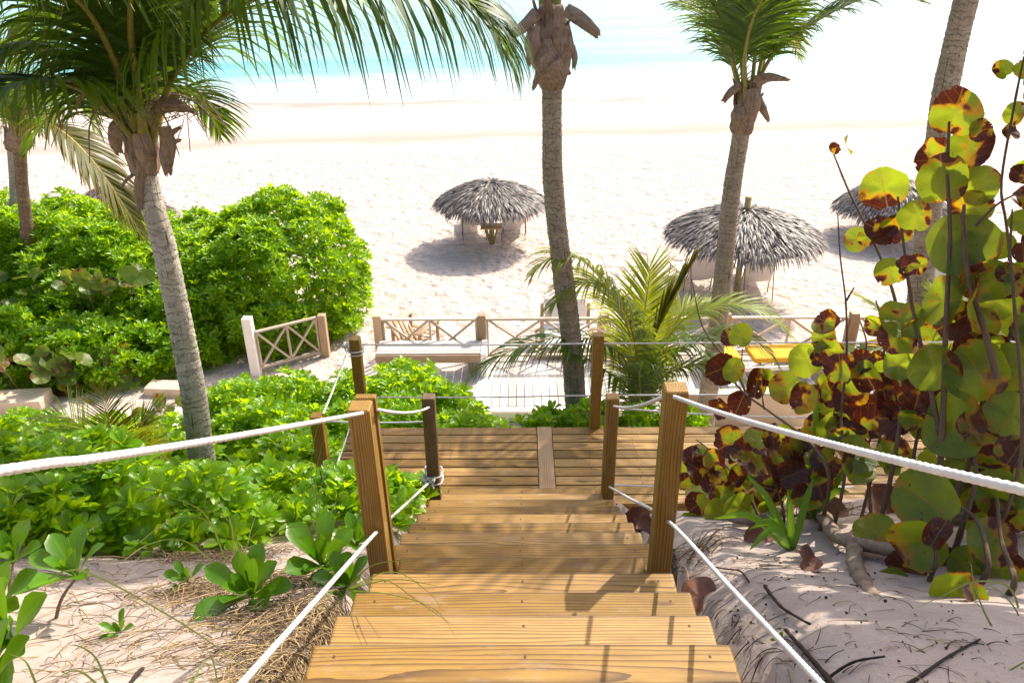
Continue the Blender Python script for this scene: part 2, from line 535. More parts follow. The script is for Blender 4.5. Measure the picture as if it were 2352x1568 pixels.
M['trunk_dark'] = trunk_mat('shaded_palm_trunk', (.40, .34, .265), (.27, .22, .165))
M['trunk2'] = trunk_mat('brown_palm_trunk', (.28, .20, .13), (.17, .11, .07))

def fibre_mat(name, a, b):
    mt, n, out = newmat(name); g = G(n)
    P = g.attr('luv', 'Vector')
    f = g.noise(g.mapping(P, (6, 60, 60)), 2, 4, .65); k = g.noise(P, 14, 3)
    col = g.mix(g.mapr(f, .3, .7), a, b)
    col = g.mix(g.mapr(k, .5, .7, 0, .6), col, tuple(c * .4 for c in b))
    g.out(out, g.bsdf(col, .85, .2, g.bump(f, .7, .008)))
    return mt
M['fibre'] = fibre_mat('palm_sheath', (.34, .25, .18), (.16, .105, .07))
M['stem'] = fibre_mat('sea_grape_stem', (.22, .155, .10), (.10, .065, .045))
M['pole'] = fibre_mat('umbrella_pole', (.42, .33, .17), (.28, .23, .11))

def thatch_mat():
    mt, n, out = newmat('thatch'); g = G(n)
    var = g.attr('var')
    col = g.ramp(var, [(0, (.075, .062, .055)), (.45, (.155, .130, .115)), (.8, (.245, .205, .175)), (1, (.38, .33, .28))])
    f = g.noise(g.pos(), 9, 3)
    col = g.mix(g.mapr(f, .4, .7, 0, .5), col, (.11, .085, .075))
    g.out(out, g.bsdf(col, .5, .5, g.bump(g.noise(g.pos(), 70, 2), .4, .01)))
    return mt
M['thatch'] = thatch_mat()
def shingle_mat():
    mt, n, out = newmat('shingle'); g = G(n)
    col = g.ramp(g.attr('var'), [(0, (.07, .055, .05)), (1, (.22, .18, .16))])
    g.out(out, g.bsdf(col, .85, .2, g.bump(g.noise(g.pos(), 40, 3), .4, .01)))
    return mt
M['shingle'] = shingle_mat()

# shoreline: through two points of the water's edge
SEAZ = -0.5
_s1, _s2 = at_z(500, 243, SEAZ), at_z(2300, 188, SEAZ)
SHA = math.atan2(_s2.y - _s1.y, _s2.x - _s1.x)
SHO = -_s1.x * math.sin(SHA) + _s1.y * math.cos(SHA)      # offset of the shore along its normal
def shore_coord(g, P):
    s = g.sep(P)
    v = g.math('ADD', g.math('MULTIPLY', s[0], -math.sin(SHA)), g.math('MULTIPLY', s[1], math.cos(SHA)))
    return g.math('SUBTRACT', v, SHO)
def sand_mat():
    mt, n, out = newmat('beach_sand'); g = G(n)
    P = g.pos(); s = g.sep(P)
    sh = shore_coord(g, P)
    nb = g.noise(P, .35, 3, .6)
    # grains and mottling
    grain = g.noise(P, 220, 2, .7); mid = g.noise(P, 6, 4, .6)
    col = g.mix(g.mapr(mid, .3, .7), (.545, .46, .402), (.45, .362, .31))
    shaded_dune_sand = g.mix(g.mapr(mid, .3, .7), (.42, .345, .30), (.32, .255, .22))  # near dune sand: greyed by debris, darkened further to stand for shade
    col = g.mix(g.mapr(s[1], 6.5, 9.5, 1, 0), col, shaded_dune_sand)
    speck = g.mapr(g.noise(P, 95, 3, .7), .62, .70)
    near = g.mapr(s[1], 5, 8, 1, 0)
    col = g.mix(g.math('MULTIPLY', speck, g.math('MULTIPLY', near, .55)), col, (.25, .17, .13))
    # damp foreshore and the pinkish berm line
    wob = g.math('ADD', sh, g.math('MULTIPLY', g.math('SUBTRACT', g.noise(P, .12, 3), .5), 3.5))
    berm = g.math('MULTIPLY', g.mapr(wob, -13.5, -12.2), g.mapr(wob, -11.5, -8.5, 1, 0))
    col = g.mix(g.math('MULTIPLY', berm, .85), col, (.335, .255, .22))
    wet = g.mapr(wob, -12.0, -7)
    col = g.mix(g.math('MULTIPLY', wet, .7), col, (.45, .385, .345))
    edge = g.math('MULTIPLY', g.mapr(wob, -2.2, -.2), g.mapr(g.noise(g.mapping(P, (.4, 1, 1)), .9, 4, .7), .38, .55))
    col = g.mix(g.math('MULTIPLY', edge, .8), col, (.25, .205, .185))
    # footprints: pits where two voronoi fields fall together
    foot = g.mapr(sh, -16, -12, 1, 0)
    v1 = g.node('TexVoronoi', feature='SMOOTH_F1'); g.put(v1.inputs['Vector'], g.mapping(P, (1, .75, 1))); v1.inputs['Scale'].default_value = 2.6; v1.inputs['Smoothness'].default_value = .35
    v2 = g.node('TexVoronoi', feature='SMOOTH_F1'); g.put(v2.inputs['Vector'], g.mapping(P, (1, .8, 1), (7.3, 2.1, 0))); v2.inputs['Scale'].default_value = 4.6; v2.inputs['Smoothness'].default_value = .4
    dune = g.noise(P, 1.3, 4, .62)
    pit = g.math('MULTIPLY', g.math('ADD', g.mapr(v1.outputs['Distance'], .05, .45), g.math('MULTIPLY', g.mapr(v2.outputs['Distance'], .05, .5), .6)), g.mapr(dune, .30, .62, .35, 1))
    beach = g.mapr(s[1], 11, 14)
    h = g.math('MULTIPLY', g.math('ADD', pit, dune), g.math('MULTIPLY', foot, beach))
    nrm = g.bump(h, .66, .12)
    fine = g.math('ADD', g.noise(P, 18, 5, .7), g.math('MULTIPLY', grain, .25))
    nrm = g.bump(fine, .55, .022, nrm)
    g.out(out, g.bsdf(col, .93, .15, nrm))
    return mt
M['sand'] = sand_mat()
def sea_mat():
    mt, n, out = newmat('sea_water'); g = G(n)
    P = g.pos(); sh = shore_coord(g, P)
    Q = g.mapping(P, (1, 1, 1), rot=(0, 0, -SHA))
    wob = g.math('ADD', sh, g.math('MULTIPLY', g.math('SUBTRACT', g.noise(g.mapping(Q, (.25, 1, 1)), .12, 4, .65), .5), 9))
    streak = g.noise(g.mapping(Q, (.10, 1, 1)), .30, 4, .6)
    deep = g.ramp(g.mapr(wob, 6, 110), [(0, (.13, .34, .34)), (.07, (.075, .29, .30)), (.20, (.15, .33, .36)), (1, (.22, .37, .42))])
    deep = g.mix(g.mapr(streak, .35, .7, 0, .55), deep, (.30, .45, .47))
    fo = g.noise(g.mapping(Q, (.35, 1, 1)), .55, 6, .72)
    foam = g.math('MULTIPLY', g.mapr(wob, 7.0, 15.0, 1, 0, True), g.mapr(fo, .25, .55, .45, 1))
    cap = g.mapr(g.math('ADD', fo, g.mapr(wob, 20, 80, .0, -.3)), .66, .74, 0, .7)
    foam = g.math('MAXIMUM', foam, cap)
    col = g.mix(foam, deep, g.mix(g.mapr(g.noise(g.mapping(Q, (.25, 1, 1)), 1.3, 5, .7), .4, .62), (.29, .375, .385), (.43, .46, .46)))
    rough = g.mapr(foam, 0, 1, .45, .8)
    rip = g.noise(g.mapping(Q, (.5, 1, 1)), 1.6, 5, .6)
    g.out(out, g.bsdf(col, rough, .22, g.bump(rip, .5, .25)))
    return mt
M['sea'] = sea_mat()
# ------------------------------------------------------------------ setting: ground and sea
def axis(lo, dense_lo, dense_hi, hi, step):
    a = [dense_lo]
    st = step
    while a[0] > lo:
        st *= 1.25; a.insert(0, max(lo, a[0] - st))
    a += list(np.arange(dense_lo + step, dense_hi, step))
    st = step
    while a[-1] < hi:
        st *= 1.25; a.append(min(hi, a[-1] + st))
    return np.array(a)
def grid_mesh(name, xs, ys, zf, mat):
    X, Y = np.meshgrid(xs, ys)
    V = np.stack([X, Y, zf(X, Y)], -1).reshape(-1, 3)
    nx, ny = len(xs), len(ys)
    i, j = np.meshgrid(np.arange(ny - 1), np.arange(nx - 1), indexing='ij')
    F = np.stack([i * nx + j, i * nx + j + 1, (i + 1) * nx + j + 1, (i + 1) * nx + j], -1).reshape(-1, 4)
    mb = MB(); mb.add(V, F)
    return mb.build(name, mat)
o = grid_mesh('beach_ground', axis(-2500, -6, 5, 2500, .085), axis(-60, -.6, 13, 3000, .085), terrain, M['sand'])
tag(o, kind='structure')
def sea_z(x, y):
    s = -x * math.sin(SHA) + y * math.cos(SHA) - SHO
    k = sstep(-6, 14, s)
    return SEAZ - .35 * (1 - k) + .04 * np.sin(s * .6 + x * .05) * sstep(14, 22, s) + .16 * np.exp(-((s - 18.5) / 1.6) ** 2) * (.6 + .4 * np.sin(x * .11))
o = grid_mesh('sea', axis(-3000, -60, 60, 3000, 1.0), axis(30, 38, 130, 4500, .5), sea_z, M['sea'])
tag(o, kind='structure')

# ------------------------------------------------------------------ builders
def rope_mesh(mb, pts, rad, n=None, twist=True, seg=10):
    P0 = spline(pts, 60)
    L = np.linalg.norm(np.diff(P0, axis=0), axis=1).sum()
    n = n or max(12, int(L / (rad * .55)))
    n = min(n, 1100)
    P = spline(pts, n)
    pitch = rad * 5.4
    prof = (lambda th, s: .89 + .22 * np.abs(np.cos(1.5 * th - s * 2 * np.pi / pitch))) if twist else None
    add_tube(mb, P, rad, seg, 0, .5, prof)
def sag(p, q, s, k=7):
    p, q = Vector(p), Vector(q)
    return [p.lerp(q, t) + Vector((0, 0, -s * 4 * t * (1 - t))) for t in np.linspace(0, 1, k)]
def rope(label, p, q, s=.03, rad=.008, cat='rope', group='white ropes strung between the posts', pts=None):
    mb = MB(); rope_mesh(mb, pts or sag(p, q, s), rad)
    o = mb.build('rope', M['rope'], origin=p)
    return tag(o, label, cat, group)

def frond(mb, ctrl, L=.7, wid=.028, n=70, start=.16, hang=.10, lift=.15, r0=.03, spread=(55, 22), var=(.2, .8), tipfall=1.0,
          mi_leaf=0, mi_stalk=1, jit=.10, ragged=0.0, baseflat=1.0, sides=(1, -1), up=(0, 0, 1)):
    """a pinnate palm leaf: stalk along ctrl with leaflets on both sides"""
    P = spline(ctrl, 90)
    T = np.gradient(P, axis=0); T /= np.linalg.norm(T, axis=1)[:, None]
    t = np.linspace(0, 1, len(P))
    rr = r0 * (np.interp(t, [0, .06, .2, 1], [1.9, 1.15, .85, .12]))
    add_tube(mb, P, rr, 6, mi_stalk, random.random(), (lambda th, s: 1 - .25 * np.abs(np.sin(th))))
    upv = np.array(up, float)
    segs = 5
    prof_w = np.array([.55, 1.0, .95, .75, .45, .05])
    Vs, Fs, vs, ls = [], [], [], []
    base = 0
    for i in range(n):
        q = (i + .5) / n
        ti = start + (1 - start) * q
        k = ti * (len(P) - 1); i0 = int(min(k, len(P) - 2)); f = k - i0
        p = P[i0] * (1 - f) + P[i0 + 1] * f
        tt = T[i0]
        S = np.cross(tt, upv); nS = np.linalg.norm(S)
        if nS < .05: S = np.cross(tt, np.array([0, 1., 0])); nS = np.linalg.norm(S)
        S /= nS
        N = np.cross(S, tt)
        Li = L * (.50 + .62 * math.sin(math.pi * min(1, q * .82 + .10))) * (1 - .62 * q ** 3)
        ang = math.radians(spread[0] * (1 - q) + spread[1] * q)
        for sd in sides:
            if ragged and random.random() < ragged: continue
            a = ang + random.uniform(-jit, jit)
            d = S * sd * math.sin(a) + tt * math.cos(a) + N * (lift + random.uniform(-jit, jit) * .8)
            d /= np.linalg.norm(d)
            ll = Li * random.uniform(.86, 1.1); step = ll / segs
            W = tt - d * d.dot(tt); W /= np.linalg.norm(W) + 1e-9
            W = W + N * random.uniform(-.35, .35); W /= np.linalg.norm(W)
            c = p + N * rr[i0] * .4
            ww = wid * random.uniform(.8, 1.15) * (.55 + .45 * math.sin(math.pi * min(1, q * .9 + .15)))
            v = random.uniform(*var)
            for s_ in range(segs + 1):
                h = ww * prof_w[s_] * .5
                Vs += [c - W * h, c + W * h]
                vs += [v, v]; tt_ = s_ / segs
                ls += [(-.5, tt_, 0), (.5, tt_, 0)]
                if s_ < segs:
                    c = c + d * step
                    d = d + np.array([0, 0, -1.0]) * hang * (s_ + 1) * .55 * tipfall * random.uniform(.7, 1.3)
                    d /= np.linalg.norm(d)
                    W = W - d * d.dot(W); W /= np.linalg.norm(W) + 1e-9
            for s_ in range(segs):
                b = base + s_ * 2
                Fs.append((b, b + 1, b + 3, b + 2))
            base += (segs + 1) * 2
    mb.add(np.array(Vs), np.array(Fs), mi_leaf, np.array(vs), np.array(ls))

def make_frond(parent, ctrl, mats=('palm', 'rachis'), label=None, **kw):
    mb = MB(); frond(mb, ctrl, **kw)
    o = mb.build('frond', [M[mats[0]], M[mats[1]]], parent)
    if label: o['label'] = label
    return o

def trunk_mesh(mb, ctrl, r_bot, r_top, ring=.055, flare=.25):
    P0 = spline(ctrl, 40)
    L = np.linalg.norm(np.diff(P0, axis=0), axis=1).sum()
    n = int(L / .018)
    P = spline(ctrl, n)
    t = np.linspace(0, 1, n)
    ph = np.cumsum(np.abs(rng.normal(1, .35, n))) * .018 / ring
    saw = (ph % 1.0)
    r = (r_bot * (1 - t) + r_top * t) * (1 + flare * np.exp(-t * L / .25)) * (1 + .075 * (saw - .5)) * (1 + .02 * np.sin(t * L * 5 + 1))
    k1 = random.uniform(0, 6)
    add_tube(mb, P, r, 20, 0, .5, lambda th, s: 1 + .025 * np.sin(3 * th + s * 2 + k1) + .018 * np.sin(7 * th + s * 9) + .012 * np.sin(11 * th - s * 31))
    return P, r

def strip(mb, pts, widths, cup=.25, nrm=(0, -1, 0), mi=0, var=.5, thick=.006, ragged=.0):
    """a curled strip of dead leaf base with a real thickness"""
    n = max(8, len(pts) * 5)
    P = spline(pts, n)
    W = np.interp(np.linspace(0, 1, n), np.linspace(0, 1, len(widths)), widths)
    T = np.gradient(P, axis=0); T /= np.linalg.norm(T, axis=1)[:, None]
    nv = np.array(nrm, float)
    us = np.linspace(-1, 1, 6)
    V = []; luv = []
    for side in (0, 1):
        for i in range(n):
            S = np.cross(T[i], nv); S /= np.linalg.norm(S) + 1e-9
            N = np.cross(S, T[i])
            for u in us:
                j = ragged * random.uniform(-1, 1) * (i / n)
                V.append(P[i] + S * u * W[i] * .5 + N * (cup * W[i] * (1 - u * u) + side * thick) + T[i] * j)
                luv.append((i * .03, u * .05, side * .02))
    m = len(us); F = []
    for i in range(n - 1):
        for k in range(m - 1):
            a = i * m + k
            F.append((a, a + 1, a + m + 1, a + m))
            b = a + n * m
            F.append((b, b + m, b + m + 1, b + 1))
    mb.add(np.array(V), np.array(F), mi, var, np.array(luv) + random.uniform(0, 20))

def crown_sheath(mb, top, axis_, r, h=.45, nb=9, spreadr=1.25):
    """overlapping fibrous leaf bases wrapped round the top of the trunk"""
    top = np.array(top); ax = np.array(axis_); ax /= np.linalg.norm(ax)
    n = 22; seg = 22
    P = [tuple(top + ax * (h * (i / (n - 1)) - .06)) for i in range(n)]
    t = np.linspace(0, 1, n)
    rr = r * np.interp(t, [0, .08, .3, .7, 1], [1.08, 1.34, spreadr * 1.12, spreadr * 1.02, spreadr * .7])
    k = random.uniform(0, 9)
    add_tube(mb, P, rr, seg, 0, .4, lambda th, s: 1 + .07 * np.sin(5 * th + s * 9 + k) + .05 * np.sin(9 * th - s * 23) + .03 * np.sin(17 * th + s * 41))
    for b in range(nb):
        a = b * 2.4 + k
        o_ = np.array([math.cos(a), math.sin(a), 0])
        z0 = random.uniform(-.05, h * .5)
        pts = [top + ax * z0 + o_ * r * 1.05, top + ax * (z0 + .12) + o_ * r * 1.32, top + ax * (z0 + .28) + o_ * r * 1.45,
               top + ax * (z0 + .38 + random.uniform(0, .12)) + o_ * r * random.uniform(1.5, 2.0)]
        strip(mb, pts, [r * 1.3, r * 1.2, r * .8, r * .35], .22, o_ * -1, 0, random.random(), .01, .03)

# leaf rosettes for the bushes --------------------------------------------------
def rosette_template(nl, rows, rnd, wide=.42, crown=(22, 78)):
    V = []; F = []; var = []; luv = []
    prof_t = [0, .18, .45, .72, .9, 1.0]; prof_w = [.10, .22, .62, 1.0, .80, .18]
    for i in range(nl):
        az = i * 2.39996 + rnd.uniform(-.25, .25)
        q = (i + .5) / nl
        el = math.radians(crown[0] + (crown[1] - crown[0]) * q ** .8 + rnd.uniform(-9, 9))
        ln = (.62 + .42 * min(1, q * 2.2)) * rnd.uniform(.85, 1.1)
        wd = wide * ln * rnd.uniform(.85, 1.15)
        o_ = np.array([math.cos(az), math.sin(az), 0]); z = np.array([0, 0, 1.])
        sd = np.array([-math.sin(az), math.cos(az), 0])
        p = o_ * .03; a = el * .75
        base = len(V); vv = rnd.uniform(0, 1)
        tw = rnd.uniform(-.25, .25)
        for r_ in range(rows + 1):
            t = r_ / rows
            wv = np.interp(t, prof_t, prof_w) * wd * .5
            d = o_ * math.sin(a) + z * math.cos(a)
            nn = -o_ * math.cos(a) + z * math.sin(a)
            s2 = sd * math.cos(tw) + nn * math.sin(tw)
            V += [p - s2 * wv + nn * wv * .38, p, p + s2 * wv + nn * wv * .38]
            luv += [(-1, t, 0), (0, t, 0), (1, t, 0)]; var += [vv] * 3
            p = p + d * ln / rows
            a += el * .55 / rows + rnd.uniform(-.05, .05)
        for r_ in range(rows):
            b = base + r_ * 3
            F += [(b, b + 1, b + 4, b + 3), (b + 1, b + 2, b + 5, b + 4)]
    return np.array(V), np.array(F), np.array(var), np.array(luv)
_r = random.Random(5)
ROS_HI = [rosette_template(12, 6, _r) for _ in range(5)]
ROS_MID = [rosette_template(11, 4, _r) for _ in range(6)]
ROS_LO = [rosette_template(9, 3, _r, .40) for _ in range(6)]

def rot_to(nrm, spin):
    """matrices that take +Z to each normal, with a spin about it"""
    n = nrm / np.linalg.norm(nrm, axis=1)[:, None]
    ref = np.where(np.abs(n[:, 2:3]) < .95, np.array([[0, 0, 1.]]), np.array([[1., 0, 0]]))
    a = np.cross(ref, n); a /= np.linalg.norm(a, axis=1)[:, None]
    b = np.cross(n, a)
    c, s = np.cos(spin)[:, None], np.sin(spin)[:, None]
    return np.stack([a * c + b * s, -a * s + b * c, n], -1)
def scatter(mb, temps, pos, nrm, size, mi=0, vlo=0, vhi=1, vmul=None):
    k = len(pos)
    if k == 0: return
    Rm = rot_to(np.asarray(nrm, float), rng.uniform(0, 6.28, k))
    pick = rng.integers(0, len(temps), k)
    for ti, (V, F, var, luv) in enumerate(temps):
        idx = np.where(pick == ti)[0]
        if len(idx) == 0: continue
        W = np.einsum('kij,vj->kvi', Rm[idx], V) * size[idx][:, None, None] + pos[idx][:, None, :]
        nv = len(V)
        FF = (F[None] + (np.arange(len(idx)) * nv)[:, None, None]).reshape(-1, F.shape[1])
        vv = vlo + (vhi - vlo) * np.clip(var[None] * .65 + rng.uniform(0, .35, (len(idx), 1)), 0, 1)
        yel = rng.random((len(idx), nv)) < 0
        vv = np.where(yel, 1, vv)
        mb.add(W.reshape(-1, 3), FF, mi, vv.ravel(), np.tile(luv, (len(idx), 1)))

def blob_points(lumps, dens, clear=.0):
    """points on the outside of a union of ellipsoids (cx, cy, cz, rx, ry, rz), above the ground"""
    L = np.array(lumps, float)
    out_p, out_n = [], []
    for i, (cx, cy, cz, rx, ry, rz) in enumerate(L):
        area = 4 * np.pi * (((rx * ry) ** 1.6 + (rx * rz) ** 1.6 + (ry * rz) ** 1.6) / 3) ** (1 / 1.6)
        k = int(area * dens)
        u = rng.normal(size=(k, 3)); u /= np.linalg.norm(u, axis=1)[:, None]
        dep = 1 - np.abs(rng.normal(0, .07, k))
        lump = 1 + .09 * np.sin(u[:, 0] * 7 + i) * np.sin(u[:, 1] * 6 + 2 * i) + .07 * np.sin(u[:, 2] * 11 + u[:, 0] * 5 + i)
        p = np.array([cx, cy, cz]) + u * np.array([rx, ry, rz]) * (dep * lump)[:, None]
        nn = u / np.array([rx, ry, rz]); nn /= np.linalg.norm(nn, axis=1)[:, None]
        keep = p[:, 2] > terrain(p[:, 0], p[:, 1]) + clear
        for j, (dx, dy, dz, sx, sy, sz) in enumerate(L):
            if j != i:
                keep &= (((p[:, 0] - dx) / sx) ** 2 + ((p[:, 1] - dy) / sy) ** 2 + ((p[:, 2] - dz) / sz) ** 2) > .80
        out_p.append(p[keep]); out_n.append(nn[keep])
    return np.concatenate(out_p), np.concatenate(out_n)

def shrub(label, lumps, leaf=.11, dens=60, temps=None, group='glossy green beach shrubs', mask=None, cat='shrub', stems=8, name='beach_shrub', extra=None):
    cx, cy = np.mean([l[0] for l in lumps]), np.mean([l[1] for l in lumps])
    extra_ = []
    for (a, b, c, d, e, f) in lumps:            # ragged outline: smaller shoots bulging out of each mass
        for k in range(4):
            th, el = random.uniform(0, 6.28), random.uniform(.15, 1.35)
            q = random.uniform(.26, .42) * min(d, e, f)
            u = (math.cos(th) * math.cos(el), math.sin(th) * math.cos(el), math.sin(el))
            extra_.append((a + u[0] * d * .84, b + u[1] * e * .84, c + u[2] * f * .84, q, q, q * random.uniform(.8, 1.3)))
    base_lumps = lumps
    lumps = list(lumps) + extra_
    t = thing(name, (cx, cy, tz(cx, cy)), label, cat, group)
    p, n = blob_points(lumps, dens)
    p2, n2 = blob_points([(a, b, c, d * .84, e * .84, f * .84) for a, b, c, d, e, f in lumps], dens * .55)
    p = np.concatenate([p, p2]); n = np.concatenate([n, n2])
    if mask is not None:
        k = mask(p); p, n = p[k], n[k]
    nn = n * .55 + np.array([0, 0, .75]) + rng.normal(0, .22, n.shape)
    mb = MB()
    scatter(mb, temps or ROS_MID, p, nn, leaf * rng.uniform(.75, 1.2, len(p)))
    mb.build('foliage', M['naupaka'], t)
    for s_ in range(stems):
        mb = MB()
        l = random.choice(base_lumps)
        a = random.uniform(0, 6.28); rr = random.uniform(.2, .7)
        x1, y1 = l[0] + math.cos(a) * l[3] * rr, l[1] + math.sin(a) * l[4] * rr
        x0, y0 = l[0] + math.cos(a) * l[3] * rr * .4, l[1] + math.sin(a) * l[4] * rr * .4
        z1 = l[2] + l[5] * .6
        z0 = tz(x0, y0) - .03
        if z1 < z0 + .1: z1 = z0 + .15
        add_tube(mb, spline([(x0, y0, z0), ((x0 + x1) / 2 + .04, (y0 + y1) / 2, (z0 + z1) / 2), (x1, y1, z1)], 8), np.linspace(.022, .008, 8), 6)
        mb.build('stem', M['branch'], t)
    return t

# sea grape leaves ---------------------------------------------------------------
def disc_leaf(mb, c, nrm, tip, r, mi=0, cup=.15, fold=.25, wav=.06, var=None, curl=0.0, asp=1.0):
    """one round leathery leaf: centre c, facing nrm, tip direction tip, radius r"""
    n = np.array(nrm, float); n /= np.linalg.norm(n)
    v = np.array(tip, float); v -= n * n.dot(v); v /= np.linalg.norm(v) + 1e-9
    u = np.cross(v, n)
    seg = 22; rings = [.0, .28, .55, .8, 1.0]
    ph = random.uniform(0, 6.28); ph2 = random.uniform(0, 6.28); sid = random.uniform(0, 80)
    V = []; luv = []
    lobe = random.uniform(.02, .12); bend = random.uniform(-.10, .30)
    for ri, q in enumerate(rings):
        for k in range(seg):
            th = k / seg * 2 * math.pi
            x, y = math.sin(th), math.cos(th)
            out = 1 + .04 * math.sin(2 * th + ph) + .03 * math.sin(3 * th + ph2) + .02 * math.sin(7 * th + ph)
            dn = abs(((th - math.pi + math.pi) % (2 * math.pi)) - math.pi)
            out *= 1 - (lobe + .12) * math.exp(-((th - math.pi) / .28) ** 2)
            X, Y = x * q * out * asp, y * q * out
            z = cup * (X * X + Y * Y) * .6 + fold * abs(X) * .5 + wav * q * q * math.sin(3 * th + ph) + wav * .6 * q * math.sin(5 * th + ph2) - bend * (Y + .6) ** 2 * .5
            if curl:
                a = curl * X
                X2 = math.sin(a) / curl * 1.0; z += (1 - math.cos(a)) / abs(curl)
                X = X2
            V.append(np.array(c) + (u * X + v * Y + n * z) * r)
            luv.append((x * q * out, y * q * out, sid))
            if q == 0: break
    F = []
    def idx(ri, k): return 0 if ri == 0 else 1 + (ri - 1) * seg + k % seg
    for k in range(seg):
        F.append((0, idx(1, k), idx(1, k + 1)))
        for ri in range(1, len(rings) - 1):
            F.append((idx(ri, k), idx(ri + 1, k), idx(ri + 1, k + 1), idx(ri, k + 1)))
    mb.add(np.array(V), F, mi, random.random() if var is None else var, np.array(luv))

# thatched umbrella -----------------------------------------------------------------
def umbrella(loc, label, rad=1.6, rim=1.15, peak=2.0, pole_up=0.0, table=False, yaw=0.0, lean=(0, 0), seed=1):
    rs = np.random.default_rng(seed)
    t = thing('thatched_umbrella', loc, label, 'umbrella', 'thatched umbrellas on the beach')
    loc = np.array(loc)
    def prof(q):                       # q = 0 at the peak, 1 at the rim
        return peak - (peak - rim) * (.18 * q + .82 * q ** 1.9)
    mb = MB()
    th = np.linspace(0, 2 * np.pi, 36, endpoint=False); qs = np.linspace(.03, .95, 8)
    V = np.array([[math.cos(a) * rad * q, math.sin(a) * rad * q, prof(q) - .07] for q in qs for a in th]) + loc
    i, j = np.meshgrid(np.arange(7), np.arange(36), indexing='ij'); j2 = (j + 1) % 36
    F = np.stack([i * 36 + j, (i + 1) * 36 + j, (i + 1) * 36 + j2, i * 36 + j2], -1).reshape(-1, 4)
    mb.add(V, F, 0, .12)
    N = 5600
    q0 = np.sqrt(rs.uniform(0, 1, N)) * 1.0
    Vs = []; Fs = []; vs = []; b = 0
    for k in range(N):
        a = rs.uniform(0, 2 * np.pi); q = q0[k]
        ln = rs.uniform(.17, .36); w_ = rs.uniform(.020, .042)
        da = rs.normal(0, .16)
        o_ = np.array([math.cos(a), math.sin(a), 0]); sd = np.array([-math.sin(a), math.cos(a), 0])
        p = o_ * rad * q + np.array([0, 0, prof(q) + rs.uniform(-.02, .05)])
        slope = (prof(min(1, q + .05)) - prof(q)) / (rad * .05) if q < .95 else -.85
        d = o_ + sd * da + np.array([0, 0, slope + rs.normal(.10, .12)]); d /= np.linalg.norm(d)
        W = np.cross(d, [0, 0, 1]); W /= np.linalg.norm(W); W = W + np.array([0, 0, rs.normal(0, .4)]); W /= np.linalg.norm(W)
        v = np.clip(rs.normal(.46, .23), 0, 1)
        for s_, hw in enumerate((.7, 1, .6, .05)):
            Vs += [loc + p - W * w_ * hw * .5, loc + p + W * w_ * hw * .5]; vs += [v, v]
            p = p + d * ln / 3
            d = d + np.array([0, 0, -.12 - (.16 if q > .85 else 0)]); d /= np.linalg.norm(d)
        for s_ in range(3):
            c = b + s_ * 2; Fs.append((c, c + 1, c + 3, c + 2))
        b += 8
    mb.add(np.array(Vs), np.array(Fs), 0, np.array(vs))
    for k in range(60):                # tuft at the peak
        a = rs.uniform(0, 6.28); o_ = np.array([math.cos(a), math.sin(a), 0])
        p = loc + np.array([0, 0, peak]) + o_ * rs.uniform(0, .14)
        d = o_ * .8 + np.array([0, 0, rs.uniform(.1, .5)])
        W = np.array([-math.sin(a), math.cos(a), 0]) * .02
        e = p + d * rs.uniform(.1, .24)
        mb.add(np.array([p - W, p + W, e + W * .2, e - W * .2]), np.array([[0, 1, 2, 3]]), 0, float(np.clip(rs.normal(.5, .3), 0, 1)))
    mb.build('canopy', M['thatch'], t, smooth=False)
    mb = MB()
    add_tube(mb, [loc + np.array([0, 0, -.1]), loc + np.array([0, 0, peak * .5]), loc + np.array([0, 0, peak - .03 + pole_up])], .075, 14)
    mb.build('pole', M['pole'], t)
    for k in range(8):
        mb = MB()
        a = k * math.pi / 4 + .2
        o_ = np.array([math.cos(a), math.sin(a), 0])
        add_beam(mb, loc + o_ * .07 + np.array([0, 0, peak - .12]), loc + o_ * rad * .9 + np.array([0, 0, prof(.9) - .10]), .03, .03, .002)
        mb.build('rafter', M['pole'], t)
    if table:
        z = .52
        mb = MB(); add_box(mb, loc + np.array([0, -.02, z]), (.60, .52, .03), .006)
        mb.build('table_shelf', M['pine_pale'], t)
        for k in range(4):
            mb = MB()
            a = k * math.pi / 2 + math.pi / 4
            o_ = np.array([math.cos(a), math.sin(a), 0])
            add_beam(mb, loc + o_ * .08 + np.array([0, 0, .05]), loc + o_ * .25 + np.array([0, 0, z - .02]), .04, .03, .002)
            mb.build('table_brace', M['pole'], t)
    return t

